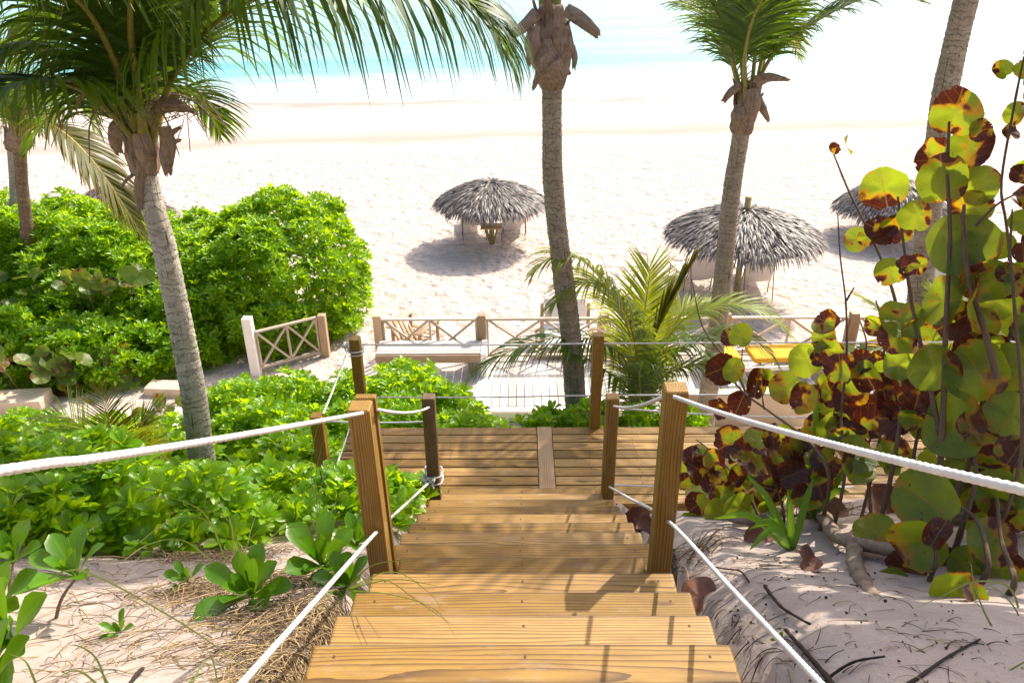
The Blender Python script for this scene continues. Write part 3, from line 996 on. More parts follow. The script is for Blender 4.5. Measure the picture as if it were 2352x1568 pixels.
def sling_lounger(loc, rz, label, pillow=True, group='sling loungers on the sand', back=62):
    t = thing('beach_lounger', loc, label, 'beach lounger', group)
    c, s = math.cos(rz), math.sin(rz)
    Rz = np.array([[c, -s, 0], [s, c, 0], [0, 0, 1]])
    loc = np.array(loc)
    P = lambda x, y, z: loc + Rz @ np.array([x, y, z])
    hw = .33; ba = math.radians(back)
    by, bz = -.15 - .82 * math.cos(ba), .34 + .82 * math.sin(ba)
    fr = MB()
    for sd in (-1, 1):
        add_tube(fr, [P(sd * hw, by, bz), P(sd * hw, -.15, .34), P(sd * hw, 1.2, .30)], .014, 6)
        for y in (-.1, 1.0):
            add_tube(fr, [P(sd * hw, y, .33), P(sd * hw, y + .06, 0)], .014, 6)
        add_tube(fr, [P(sd * hw, by * .7, bz * .72), P(sd * hw, by * .7 - .25, 0)], .012, 6)
    add_tube(fr, [P(-hw, by, bz), P(hw, by, bz)], .014, 6)
    add_tube(fr, [P(-hw, 1.2, .30), P(hw, 1.2, .30)], .014, 6)
    fr.build('frame', M['frame_brown'], t)
    sl_ = MB()
    path = [(by, bz), (by * .6 - .06, .34 + (bz - .34) * .55 - .03), (-.15, .33), (.45, .29), (1.2, .31)]
    pp = spline([(0, a, b) for a, b in path], 22)
    us = np.linspace(-hw, hw, 5)
    V = []
    for off in (0, .008):
        for q in pp:
            for u in us: V.append(P(u, q[1], q[2] - .03 * (1 - (u / hw) ** 2) + off))
    F = []
    for i in range(21):
        for k in range(4):
            a = i * 5 + k; F.append((a, a + 1, a + 6, a + 5)); b = a + 110; F.append((b, b + 5, b + 6, b + 1))
    sl_.add(np.array(V), np.array(F))
    sl_.build('sling', M['sling'], t)
    if pillow:
        pm = MB()
        V, F = bevbox(.46, .16, .26, .06)
        ax = np.array([[1, 0, 0], [0, math.sin(ba), -math.cos(ba)], [0, math.cos(ba), math.sin(ba)]])
        V = V @ ax
        pm.add(np.array([P(*(v + np.array([0, by + .16, bz - .12]))) for v in V]), F)
        pm.build('pillow', M['yellow'], t)
    return t
def cushion_lounger(loc, rz, label, group='yellow cushioned loungers by the railing'):
    t = thing('cushioned_lounger', loc, label, 'lounger', group)
    c, s = math.cos(rz), math.sin(rz)
    Rz = Matrix.Rotation(rz, 3, 'Z'); loc = Vector(loc)
    rot = np.array(Rz)
    mb = MB()
    for sd in (-1, 1):
        add_beam(mb, loc + Rz @ Vector((-.95, sd * .34, .25)), loc + Rz @ Vector((.95, sd * .34, .25)), .05, .08)
    for x in (-.9, 0, .9):
        add_beam(mb, loc + Rz @ Vector((x, -.34, .24)), loc + Rz @ Vector((x, .34, .24)), .05, .05)
    mb.build('frame', M['white_paint'], t)
    for x in (-.85, .85):
        for sd in (-1, 1):
            mb = MB(); add_beam(mb, loc + Rz @ Vector((x, sd * .34, 0)), loc + Rz @ Vector((x, sd * .34, .21)), .06, .06, up=(0, 1, 0)); mb.build('leg', M['white_paint'], t)
    mb = MB()
    V, F = bevbox(.95, .56, .10, .045)
    mb.add(V @ rot.T + np.array(loc + Rz @ Vector((.32, 0, .36))), F)
    mb.build('seat_cushion', M['yellow'], t)
    mb = MB()
    V, F = bevbox(.50, .56, .10, .045)
    a = R(14); tl = np.array(Rz @ Matrix.Rotation(a, 3, 'Y'))
    mb.add(V @ tl.T + np.array(loc + Rz @ Vector((-.62, 0, .45))), F)
    mb.build('back_cushion', M['yellow'], t)
    return t
def armchair(loc, rz, label, scale=1.0):
    """low slatted wooden beach armchair"""
    t = thing('wooden_armchair', loc, label, 'armchair')
    Rz = Matrix.Rotation(rz, 3, 'Z'); loc = Vector(loc)
    P = lambda x, y, z: loc + Rz @ Vector((x * scale, y * scale, z * scale))
    for sd in (-1, 1):
        for y in (-.30, .32):
            mb = MB(); add_beam(mb, P(sd * .33, y, 0), P(sd * .33, y, .60 if y < 0 else .66), .07, .05, up=(0, 1, 0)); mb.build('leg', M['rail'], t)
        mb = MB(); add_beam(mb, P(sd * .35, -.42, .61), P(sd * .35, .40, .66), .12, .03); mb.build('armrest', M['rail'], t)
    mb = MB()
    for k in range(6):
        y = .34 - k * .115
        add_beam(mb, P(-.30, y, .36 - .02 * k), P(.30, y, .36 - .02 * k), .095, .022)
    mb.build('seat', M['rail'], t)
    mb = MB()
    for k in range(5):
        x = -.24 + k * .12
        add_beam(mb, P(x, -.20, .24), P(x * 1.1, -.55, .98 - abs(k - 2) * .05), .10, .022, up=(1, 0, 0))
    mb.build('backrest', M['rail'], t)
    return t
# ------------------------------------------------------------------ wooden stairs and deck
stairs = thing('wooden_stairs', (STX, N0Y, N0Z - .3), 'straight flight of yellow pine stairs running down the dune to the deck', 'stairs')
for i in range(-3, 14):
    mb = MB()
    yf = N0Y + RUN * i; z = N0Z - RISE * i
    hw = HALF + random.uniform(-.006, .006)
    if i == 5: hw = .60
    if i in (12,): hw = .63
    if i >= 13: hw = .60
    add_box(mb, (STX + random.uniform(-.004, .004), yf - .143, z - .019), (hw * 2, .280, .040), .015, var=(i * .381 + .2) % 1, edge=2)
    for sx in (-.60, 0.0, .60):
        if abs(sx) > hw - .03: continue
        for dy in (-.06, -.22):
            add_box(mb, (STX + sx + random.uniform(-.01, .01), yf + dy, z + .0005), (.008, .010, .004), 0, mi=1)
    mb.build('tread', [M['pine'], M['screw'], M['dark_edge']], stairs, smooth=False)
for sx in (-.58, 0, .58):
    mb = MB()
    p = Vector((STX + sx, N0Y - RUN * 3 - .2, N0Z + RISE * 3 - .17)); q = Vector((STX + sx, N0Y + RUN * 13 - .1, N0Z - RISE * 13 - .22))
    add_beam(mb, p, q, .045, .20)
    mb.build('stringer', M['pine'], stairs, smooth=False)

DY0 = 5.23
NPL = 9
PL = (at_z(1000, 981, DECKZ).y - DY0) / NPL
DX0, DX1 = at_z(772, 1090, DECKZ).x, 4.15
SEAM = at_z(1254, 1060, DECKZ).x
deck = thing('wooden_deck', ((DX0 + DX1) / 2, DY0 + .6, 2.3), 'yellow pine deck at the foot of the stairs with its boards running crosswise', 'deck')
mb = MB()
for k in range(NPL):
    y = DY0 + PL * (k + .5)
    xs = [DX0 + random.uniform(-.012, .012), SEAM - .075, SEAM + .075, DX1]
    for a, b in ((xs[0], xs[1]), (xs[2], xs[3])):
        add_box(mb, ((a + b) / 2, y, DECKZ - .018), (b - a, PL - .013, .036), .003)
SEAMLATER = 0
mb2 = MB(); add_box(mb2, (SEAM, DY0 + PL * NPL / 2, DECKZ - .016), (.138, PL * NPL, .038), .003); mb2.build('seam_board', M['pine_pale'], deck, smooth=False)
for k in range(NPL):
    for x in np.arange(DX0 + .12, DX1, .43):
        if abs(x - SEAM) < .1: continue
        for dy in (.035, .105):
            add_box(mb, (x + random.uniform(-.02, .02), DY0 + PL * k + dy, DECKZ + .0005), (.007, .009, .004), 0, mi=1)
mb.build('planking', [M['pine'], M['screw']], deck, smooth=False)
mb = MB()
add_beam(mb, (DX0, DY0 + .02, DECKZ - .13), (DX1, DY0 + .02, DECKZ - .13), .04, .18)
mb.build('fascia', M['pine'], deck, smooth=False)
mb = MB()
add_beam(mb, (DX0, DY0 + PL * NPL - .03, DECKZ - .13), (DX1, DY0 + PL * NPL - .03, DECKZ - .13), .04, .18)
mb.build('fascia', M['pine'], deck, smooth=False)
for x in np.arange(DX0 + .1, DX1, 1.1):
    for y in (DY0 + .12, DY0 + PL * NPL - .15):
        mb = MB(); add_beam(mb, (x, y, tz(x, y) - .1), (x, y, DECKZ - .05), .09, .09, up=(0, 1, 0)); mb.build('support_post', M['pine_dark'], deck, smooth=False)
for x in (DX0 + .05, DX1 - .05):
    mb = MB(); add_beam(mb, (x, DY0 + .05, DECKZ - .13), (x, DY0 + PL * NPL - .06, DECKZ - .13), .04, .18); mb.build('joist', M['pine_dark'], deck, smooth=False)

# ------------------------------------------------------------------ rope posts
def post(label, bx, by, Y, ty, size=.090, mat='pine_post', down=None, extra=False, lean=0.0):
    base = at_y(bx, by, Y)
    d = ray(bx, ty); top = CAM + d * (Y / d.y)
    z1 = top.z
    z0 = tz(base.x, Y) - .25 if down is None else down
    p, q = Vector((base.x, Y, z0)), Vector((base.x + lean, Y, z1))
    mb = MB()
    add_beam(mb, p, q, size, size, .006, up=(0, 1, 0))
    if extra:
        add_beam(mb, p + Vector((.012, size / 2 + .023, 0)), q + Vector((.012, size / 2 + .023, .004)), size * .96, .042, .004, up=(0, 1, 0))
    o = mb.build('rope_post', M[mat], origin=(base.x, Y, z0), smooth=False)
    tag(o, label, 'post', 'wooden posts that carry the ropes')
    return Vector((base.x, Y, 0)), z1
PLb, zPL = post('thick doubled pine post left of the stairs with rope through its top', 880, 1300, 2.86, 930, .095, extra=True, lean=-.025)
PRb, zPR = post('thick pine post on the right side of the stairs with pale sawn top', 1515, 1295, 2.86, 888, .095, lean=-.005)
ILb, zIL = post('dark weathered post at the bottom left of the stairs with rope round its foot', 1000, 1150, 4.96, 909, .094, 'pine_dark')
IRb, zIR = post('slim golden post at the bottom right of the stairs', 1393, 1160, 4.96, 909, .094)
DFb, zDF = post('short post at the near left deck corner among leaves', 757, 1160, 5.25, 952, .094, down=2.4)
DBb, zDB = post('post at the far left corner of the deck with rope knotted round its top', 838, 985, (DY0 + PL * NPL + .02), 776, .094, down=2.2)
DCb, zDC = post('post at the far edge of the deck in front of the bent palm trunk', 1365, 984, (DY0 + PL * NPL + .02), 767, .098, down=2.2)
DRb, zDR = post('sunlit post at the far edge of the deck behind the sea grape leaves', 2063, 975, (DY0 + PL * NPL + .02), 785, .12, down=2.2)

def at(x, y, Y): return at_y(x, y, Y)
# upper hand ropes along the stairs
pL = at(836, 948, 2.84); qL = at_d(0, 1083, 1.12); qL = qL + (qL - pL) * .5
rope('thick white hand rope from the left stair post to the left edge of the picture', pL, qL, pts=[pL, at_d(640, 984, 2.22), at_d(430, 1020, 1.75), at_d(200, 1055, 1.36), at_d(0, 1081, 1.12), qL])
pR = at(1549, 911, 2.80); qR = at_d(2352, 1083, 1.12); qR = qR + (qR - pR) * .45
rope('thick white hand rope from the right stair post crossing in front of the sea grape', pR, qR, .035)
# lower ropes
kL = at(985, 1108, 4.93); mL = at(870, 1216, 2.86); eL = at_d(556, 1568, 1.72); eL = eL + (eL - mL) * .3
rope('low white rope running down the left side of the stairs to the knotted dark post', kL, eL, pts=[kL, kL.lerp(mL, .5), mL, mL.lerp(eL, .5), eL])
kR = at(1398, 1117, 4.93); mR = at(1530, 1192, 2.86); eR = at_d(1884, 1568, 1.72); eR = eR + (eR - mR) * .3
rope('low white rope running down the right side of the stairs over the sand', kR, eR, pts=[kR, kR.lerp(mR, .5), mR, mR.lerp(eR, .5), eR])
# between stair posts and deck posts
rope('short white rope between the thick left post and the dark weathered post', at(868, 941, 2.88), at(986, 935, 4.93), .03)
rope('short white rope between the thick right post and the slim golden post', at(1522, 912, 2.88), at(1409, 932, 4.93), .03)
rope('white rope above the near deck edge from the corner post to the dark weathered post', at(750, 967, 5.25), at(980, 968, 4.98), .012, .007)
rope('white rope just above the near deck boards left of the stairs', at(764, 1113, 5.25), at(985, 1115, 4.98), .012, .007)
rope('upper white rope along the left end of the deck', at(800, 797, (DY0 + PL * NPL + .02)), at(742, 950, 5.25), .02, .007)
rope('lower white rope slanting along the left end of the deck', at(812, 952, (DY0 + PL * NPL + .02)), at(764, 1090, 5.25), .02, .007)
rope('upper white rope along the far edge of the deck in front of the beach', at(812, 791, (DY0 + PL * NPL + .02)), at(2600, 783, (DY0 + PL * NPL + .02)), .012, .007,
     pts=[at(812, 791, (DY0 + PL * NPL + .02)), at(1090, 792, (DY0 + PL * NPL + .02)), at(1368, 789, (DY0 + PL * NPL + .02)), at(1720, 787, (DY0 + PL * NPL + .02)), at(2063, 786, (DY0 + PL * NPL + .02)), at(2600, 784, (DY0 + PL * NPL + .02))])
rope('lower white rope along the far edge of the deck in front of the bush', at(826, 912, (DY0 + PL * NPL + .02)), at(2063, 905, (DY0 + PL * NPL + .02)), .012, .007,
     pts=[at(826, 912, (DY0 + PL * NPL + .02)), at(1100, 912, (DY0 + PL * NPL + .02)), at(1362, 908, (DY0 + PL * NPL + .02)), at(1700, 906, (DY0 + PL * NPL + .02)), at(2060, 903, (DY0 + PL * NPL + .02))])
rope('white rope from the slim golden post going right behind the thick post', at(1409, 936, 4.96), at(1980, 958, 5.25), .03, .007)
rope('white rope low over the deck going right from the slim golden post', at(1400, 1113, 4.96), at(1960, 1118, 5.25), .015, .007)
# knots
def knot(label, c, size, tails=()):
    mb = MB()
    c = Vector(c)
    for k in range(3):
        a = random.uniform(0, 3); P = []
        for t in np.linspace(0, 2 * math.pi * 1.9, 26):
            P.append(c + Vector((size * .034 * math.cos(t + a) + .006 * k * size, size * .03 * math.sin(t * 1.5 + a), size * .032 * math.sin(t + k))))
        rope_mesh(mb, P, .0065, 70)
    for tl in tails: rope_mesh(mb, tl, .0065, 60)
    o = mb.build('rope_knot', M['rope'], origin=c)
    return tag(o, label, 'knot', 'rope knots on the posts')
def loop_round(c, s, z, k=1):
    h = s / 2 + .008
    pts = [(-h, -h), (h, -h), (h, h), (-h, h), (-h, -h)]
    return [Vector((c.x + a, c.y + b, z + .012 * i * k)) for i, (a, b) in enumerate(pts)]
c = at(982, 1106, 4.90)
knot('white rope knot wrapped round the foot of the dark weathered post', c, 1.25, [loop_round(ILb, .094, c.z + .03), loop_round(ILb, .094, c.z - .035),
     [c, c + Vector((-.02, 0, -.06)), c + Vector((-.012, 0, -.16)), c + Vector((-.01, .01, -.26))]])
c = at(800, 797, 6.50)
knot('white rope knot tied round the top of the far left deck post', c, 1.2, [loop_round(DBb, .094, c.z + .005), loop_round(DBb, .094, c.z - .03)])

# ------------------------------------------------------------------ lower patio, bench, railings
PY0, PY1 = at_z(1200, 935, PATZ).y, at_z(1120, 832, PATZ).y
patio = thing('boardwalk', (1.5, (PY0 + PY1) / 2, 0.1), 'grey white plank boardwalk with pale green edge in front of the beach', 'boardwalk')
PX0, PX1 = at_z(905, 900, PATZ).x, 9.5
bx = at_z(1113, 870, PATZ).x
mb = MB()
x = PX0
while x < PX1:
    if not (bx - .16 < x + .07 < bx + .16):
        add_box(mb, (x + .07, (PY0 + PY1) / 2 + .05, PATZ - .018), (.132, PY1 - PY0 + .02, .036), .003)
    x += .142
mb.build('planking', M['greywood'], patio, smooth=False)
mb = MB()
add_box(mb, (bx, (PY0 + PY1) / 2, PATZ - .012), (.28, PY1 - PY0 + .1, .036), .004)
add_box(mb, ((PX0 + PX1) / 2, PY0 - .06, PATZ - .012), (PX1 - PX0, .15, .036), .004)
mb.build('border_board', M['white_paint'], patio, smooth=False)
mb = MB()
add_beam(mb, (PX0, PY0 - .10, PATZ - .18), (PX1, PY0 - .10, PATZ - .18), .03, .28)
add_beam(mb, (PX0, PY0 - .09, PATZ - .50), (PX1, PY0 - .09, PATZ - .50), .03, .34)
mb.build('fascia', M['green_paint'], patio, smooth=False)

def xpanel(name, label, p, q, ztop, zbot, cat='railing', group='cross braced wooden railings', mid=True, parent=None, mat='rail_pale'):
    """railing bay between p and q (ground points): top rail, bottom rail, centre upright and X braces"""
    p, q = Vector(p), Vector(q)
    t = thing(name, (p + q) / 2, label, cat, group)
    A = lambda s, z: Vector((p.x + (q.x - p.x) * s, p.y + (q.y - p.y) * s, (p.z + (q.z - p.z) * s) + z))
    mb = MB(); add_beam(mb, A(0, ztop), A(1, ztop), .085, .035); mb.build('top_rail', M[mat], t, smooth=False)
    mb = MB(); add_beam(mb, A(0, zbot), A(1, zbot), .07, .035); mb.build('bottom_rail', M[mat], t, smooth=False)
    for e in (.012, .5, .988):
        mb = MB(); add_beam(mb, A(e, zbot + .018), A(e, ztop - .018), .042, .04, up=(0, 1, 0)); mb.build('upright', M[mat], t, smooth=False)
    for a, b in ((.03, .485), (.515, .97)):
        for k, (s0, s1) in enumerate(((a, b), (b, a))):
            mb = MB()
            off = Vector((0, .012 * (1 if k else -1), 0))
            add_beam(mb, A(s0, ztop - .03) + off, A(s1, zbot + .03) + off, .04, .042); mb.build('brace', M[mat], t, smooth=False)
    return t
def rail_post(label, p, h, size=.15, mat='rail', down=.3):
    mb = MB()
    add_beam(mb, Vector(p) - Vector((0, 0, down)), Vector(p) + Vector((0, 0, h)), size, size, .008, up=(0, 1, 0))
    o = mb.build('railing_post', M[mat], origin=Vector(p) - Vector((0, 0, down)), smooth=False)
    return tag(o, label, 'post', 'stout railing posts by the beach')
RY = PY1 + .10
def rp(x, y=800): 
    v = at_y(x, y, RY); return Vector((v.x, RY, PATZ))
ztop_of = lambda x, y: at_y(x, y, RY).z - PATZ
P1, P2, P3, P4, P5 = rp(873), rp(1108), rp(1385), rp(1660), rp(1947)
h_post = ztop_of(1105, 722)
for p, lb in ((P1, 'stout railing post at the left end of the bench by the sandy path'), (P2, 'stout railing post at the right end of the bench'),
              (P3, 'stout railing post behind the bent palm trunk and young palm fronds'), (P4, 'stout railing post hidden behind the leaning palm and fronds'),
              (P5, 'pale stout railing post seen between the bare sea grape twigs')):
    rail_post(lb, p, h_post)
zt = ztop_of(1000, 733)
names = ['railing bay with the bench in front of it', 'railing bay right of the bench behind the bent palm', 'railing bay behind the upright young palm frond', 'railing bay in front of the yellow cushions', ]
for (a, b), lb in zip(((P1, P2), (P2, P3), (P3, P4), (P4, P5)), names):
    d = (b - a).normalized() * .078
    xpanel('railing', 'cross braced wooden ' + lb, a + d, b - d, zt, .10)
xpanel('railing', 'cross braced wooden railing bay right of the pale stout post', P5 + Vector((.078, 0, 0)), P5 + Vector((2.2, 0, 0)), zt, .10)
# bench
bz = at_y(1000, 790, RY - .1).z
bz = PATZ + .46
bench = thing('bench', ((P1.x + P2.x) / 2, RY - .35, PATZ), 'sunbleached plank bench built against the railing with striped shadows', 'bench')
mb = MB()
w_ = .52
for k in range(4):
    y = RY - .10 - w_ * (k + .5) / 4
    add_box(mb, ((P1.x + P2.x) / 2 + .02, y, bz - .018), (P2.x - P1.x - .02, w_ / 4 - .006, .036), .003)
mb.build('seat', M['greywood'], bench, smooth=False)
mb = MB(); add_beam(mb, (P1.x + .03, RY - .10 - w_ - .02, bz - .09), (P2.x, RY - .10 - w_ - .02, bz - .09), .035, .14); mb.build('apron', M['rail'], bench, smooth=False)
for s_ in (.1, .9):
    mb = MB(); xx = P1.x + (P2.x - P1.x) * s_
    add_beam(mb, (xx, RY - .45, PATZ), (xx, RY - .45, bz - .04), .08, .08, up=(0, 1, 0)); mb.build('leg', M['rail'], bench, smooth=False)
mb = MB(); add_box(mb, (P2.x + .05, RY - .40, PATZ + .24), (.10, .56, .48), .006); mb.build('end_panel', M['white_paint'], bench, smooth=False)

# railing beside the path on the left
ga = at_z(588, 850, .30); gb = at_z(744, 833, .20)
gb = Vector((gb.x - .05, ga.y + .9, .2))
rail_post('whitewashed railing post at the foot of the hedge beside the path', ga, at_y(588, 729, ga.y).z - .30, .17, 'white_paint')
rail_post('bare wooden railing post on the path side of the short fence', gb, .85, .15, 'rail')
xpanel('railing', 'short cross braced fence below the right end of the hedge', ga + Vector((.1, .02, 0)), gb + Vector((-.1, -.02, 0)), .80, .05)
# far small fence at the left edge
fa = at_z(-40, 500, .1); fb = at_z(28, 500, .1)
rail_post('small wooden post of the distant fence at the left edge', fb, .42, .14)
xpanel('railing', 'small distant wooden fence at the left edge behind the palms', fa, fb, .40, .08)
# low walls
def wall(label, c, size, mat='beige', rz=0):
    mb = MB(); rot = np.array(Matrix.Rotation(rz, 3, 'Z'))
    add_box(mb, c, size, .02, rot)
    o = mb.build('garden_wall', M[mat], origin=(c[0], c[1], c[2] - size[2] / 2), smooth=False)
    return tag(o, label, 'wall')
g1 = at_z(75, 945, .45)
wall('low beige wall end under the hedge at the left', (g1.x - 1.0, g1.y + .35, .22), (2.0, .5, .62), rz=R(6))
g2 = at_z(385, 905, .4)
wall('low beige kerb wall behind the leaning palm trunk', (g2.x - .05, g2.y + .3, .20), (.9, .35, .45), rz=R(-4))
g3 = at_z(1600, 975, .5)
wall('warm beige wall under the boardwalk behind the right stair post', (g3.x + .55, 10.75, .55), (2.4, .18, 1.25))

# hut at the right edge
hx = at_y(2352, 700, 10.9)
hut = thing('beach_hut', (hx.x + .9, 11.9, .2), 'shingled hut at the right edge behind the sea grape', 'hut')
mb = MB(); add_box(mb, (hx.x + .9, 12.4, 1.3), (2.6, 1.8, 2.3), .01); mb.build('wall', M['hutwall'], hut, smooth=False)
mb = MB()
rz0 = at_y(2335, 640, 11.2).z
for k in range(9):
    zc = rz0 - .03 - k * .155; yc = 11.45 - k * .11
    x = hx.x - .32
    while x < hx.x + 2.2:
        w_ = random.uniform(.10, .19)
        add_beam(mb, (x + w_ / 2, yc + .12, zc + .11 + random.uniform(-.004, .004)), (x + w_ / 2, yc - .02, zc - .07 + random.uniform(-.012, .012)), w_ - .008, .022, .002)
        x += w_
mb.build('roof', M['shingle'], hut, smooth=False)
wl = at_y(2285, 648, 13.2)
wall('grey white wall top behind the far right palm trunk', (wl.x + .9, 13.3, .8), (2.6, .2, (wl.z - .0)), 'hutwall')

# ------------------------------------------------------------------ umbrellas and beach furniture
u1 = at_z(1130, 560, 0); u2 = at_z(1690, 682, 0); u3 = at_z(2035, 545, 0); u4 = at_z(285, 560, 0)
def urad(x0, x1, p): return (x1 - x0) / 2 / FPX * ((p - CAM).dot(FWD))
umbrella((u1.x, u1.y, tz(u1.x, u1.y)), 'grey thatched umbrella left of the bent palm with two loungers beneath', urad(990, 1258, u1) * .90, at_y(1130, 462, u1.y).z, at_y(1130, 418, u1.y).z, 0, True, seed=3)
umbrella((u2.x, u2.y, tz(u2.x, u2.y)), 'big grey thatched umbrella behind the leaning palm with its pole sticking out on top', urad(1522, 1895, u2) * .89, at_y(1700, 538, u2.y).z, at_y(1700, 480, u2.y).z, .30, False, seed=8)
umbrella((u3.x, u3.y, tz(u3.x, u3.y)), 'distant thatched umbrella half hidden by sea grape leaves', urad(1925, 2165, u3), at_y(2035, 480, u3.y).z, at_y(2035, 412, u3.y).z, 0, False, seed=5)
umbrella((u4.x, u4.y, tz(u4.x, u4.y)), 'thatched umbrella mostly hidden behind the hedge and the big left palm trunk', urad(160, 398, u4), at_y(285, 500, u4.y).z, at_y(285, 428, u4.y).z, 0, False, seed=6)
p = at_z(1085, 556, 0); sling_lounger((p.x, p.y + .75, tz(p.x, p.y)), R(6), 'cream lounger with yellow pillow left of the umbrella pole', group='two loungers under the left umbrella')
p = at_z(1182, 556, 0); sling_lounger((p.x, p.y + .75, tz(p.x, p.y)), R(-3), 'cream lounger with yellow pillow right of the umbrella pole', group='two loungers under the left umbrella')
p = at_z(1610, 690, 0); sling_lounger((p.x, p.y + .6, tz(p.x, p.y)), R(8), 'cream lounger left of the leaning palm trunk under the big umbrella', False)
p = at_z(1745, 690, 0); sling_lounger((p.x, p.y + .6, tz(p.x, p.y)), R(-5), 'cream lounger right of the big umbrella pole', False)
p = at_z(955, 808, .15); armchair((p.x, p.y + .1, tz(p.x, p.y)), R(-28), 'low slatted wooden armchair on the sand behind the bench')
# framed day lounger behind the second bay
p = at_z(1300, 800, .15)
t = thing('day_lounger', (p.x, p.y, tz(p.x, p.y)), 'big cream lounger on wooden frame behind the railing and the bent palm', 'lounger')
gz = tz(p.x, p.y)
mb = MB()
for sd in (-.48, .48):
    add_beam(mb, (p.x + sd, p.y + .55, gz), (p.x + sd, p.y + .55, gz + .84), .07, .07, up=(0, 1, 0))
for k in range(5):
    add_beam(mb, (p.x - .6, p.y - .55 + k * .26, gz + .26), (p.x + .6, p.y - .55 + k * .26, gz + .26), .12, .03)
for sd in (-.6, .6):
    add_beam(mb, (p.x + sd, p.y - .7, gz + .21), (p.x + sd, p.y + .6, gz + .21), .05, .08)
mb.build('frame', M['rail'], t, smooth=False)
for sx in (-.58, .58):
    for sy in (-.62, ):
        mb = MB(); add_beam(mb, (p.x + sx, p.y + sy, gz - .02), (p.x + sx, p.y + sy, gz + .17), .07, .07, up=(0, 1, 0)); mb.build('leg', M['rail'], t, smooth=False)
mb = MB(); V, F = bevbox(.90, 1.15, .12, .04); mb.add(V + np.array([p.x, p.y - .08, gz + .36]), F); mb.build('seat_cushion', M['sling'], t)
mb = MB(); V, F = bevbox(.86, .12, .50, .04); mb.add(V @ np.array(Matrix.Rotation(R(-14), 3, 'X')).T + np.array([p.x, p.y + .52, gz + .70]), F); mb.build('back_cushion', M['sling'], t)
p = at_z(1722, 832, PATZ); cushion_lounger((p.x, p.y - .35, PATZ), R(4), 'low lounger with yellow cushion left of the sea grape twigs')
p = at_z(1868, 830, PATZ); cushion_lounger((p.x + .35, p.y - .30, PATZ), R(176), 'low lounger with yellow cushion partly behind the spotted sea grape leaves')
# ------------------------------------------------------------------ palms
def px(lst): return [at_y(*a) for a in lst]
def palm_base(lst):
    pts = px(lst)
    b = pts[0]
    pts.insert(0, Vector((b.x, b.y, tz(b.x, b.y) - .15)))
    if pts[0].z > pts[1].z - .05: pts.pop(1)
    return pts
def palm(label, trunk_px, r0, r1, fronds, sheath=None, mat='trunk', group=None, name='coconut_palm', flaps=(), twigs=0):
    pts = palm_base(trunk_px)
    t = thing(name, pts[0], label, 'palm tree', group)
    mb = MB(); P, r = trunk_mesh(mb, pts, r0, r1); mb.build('trunk', M[mat], t)
    top = P[-1]; ax = P[-1] - P[-6]; ax = ax / np.linalg.norm(ax)
    if sheath:
        mb = MB(); crown_sheath(mb, top, ax, r1, **sheath)
        for f in flaps:
            strip(mb, px(f[0]), f[1], f[2] if len(f) > 2 else .25, (0, -1, 0), 0, random.random(), .008, .03)
        mb.build('leaf_sheath', M['fibre'], t)
    for fr in fronds:
        kw = dict(fr[1]) if len(fr) > 1 else {}
        mats = kw.pop('mats', ('palm', 'rachis')); lb = kw.pop('label', None)
        make_frond(t, px(fr[0]), mats, lb, **kw)
    if twigs:
        mb = MB(); tv = Vector(top)
        for k in range(twigs):
            a = random.uniform(0, 6.28); o_ = Vector((math.cos(a), math.sin(a), 0))
            s0 = tv + Vector(ax) * .35 + o_ * r1 * .8
            add_tube(mb, spline([s0, s0 + o_ * .25 + Vector((0, 0, .22)), s0 + o_ * .5 + Vector((0, 0, .12)), s0 + o_ * .62 + Vector((0, 0, -.15))], 12), np.linspace(.012, .004, 12), 5)
            for j in range(7):
                b0 = s0 + o_ * (.25 + .04 * j) + Vector((0, 0, .2 - .015 * j))
                add_tube(mb, spline([b0, b0 + Vector((random.uniform(-.15, .15), random.uniform(-.15, .15), random.uniform(-.1, .1))), b0 + Vector((random.uniform(-.25, .25), random.uniform(-.25, .25), random.uniform(-.3, .05)))], 6), .0035, 4)
        mb.build('flower_stalk', M['fibre'], t)
    return t
big = dict(L=.92, wid=.038, n=84, hang=.30, r0=.032, var=(.05, .6), spread=(62, 20))
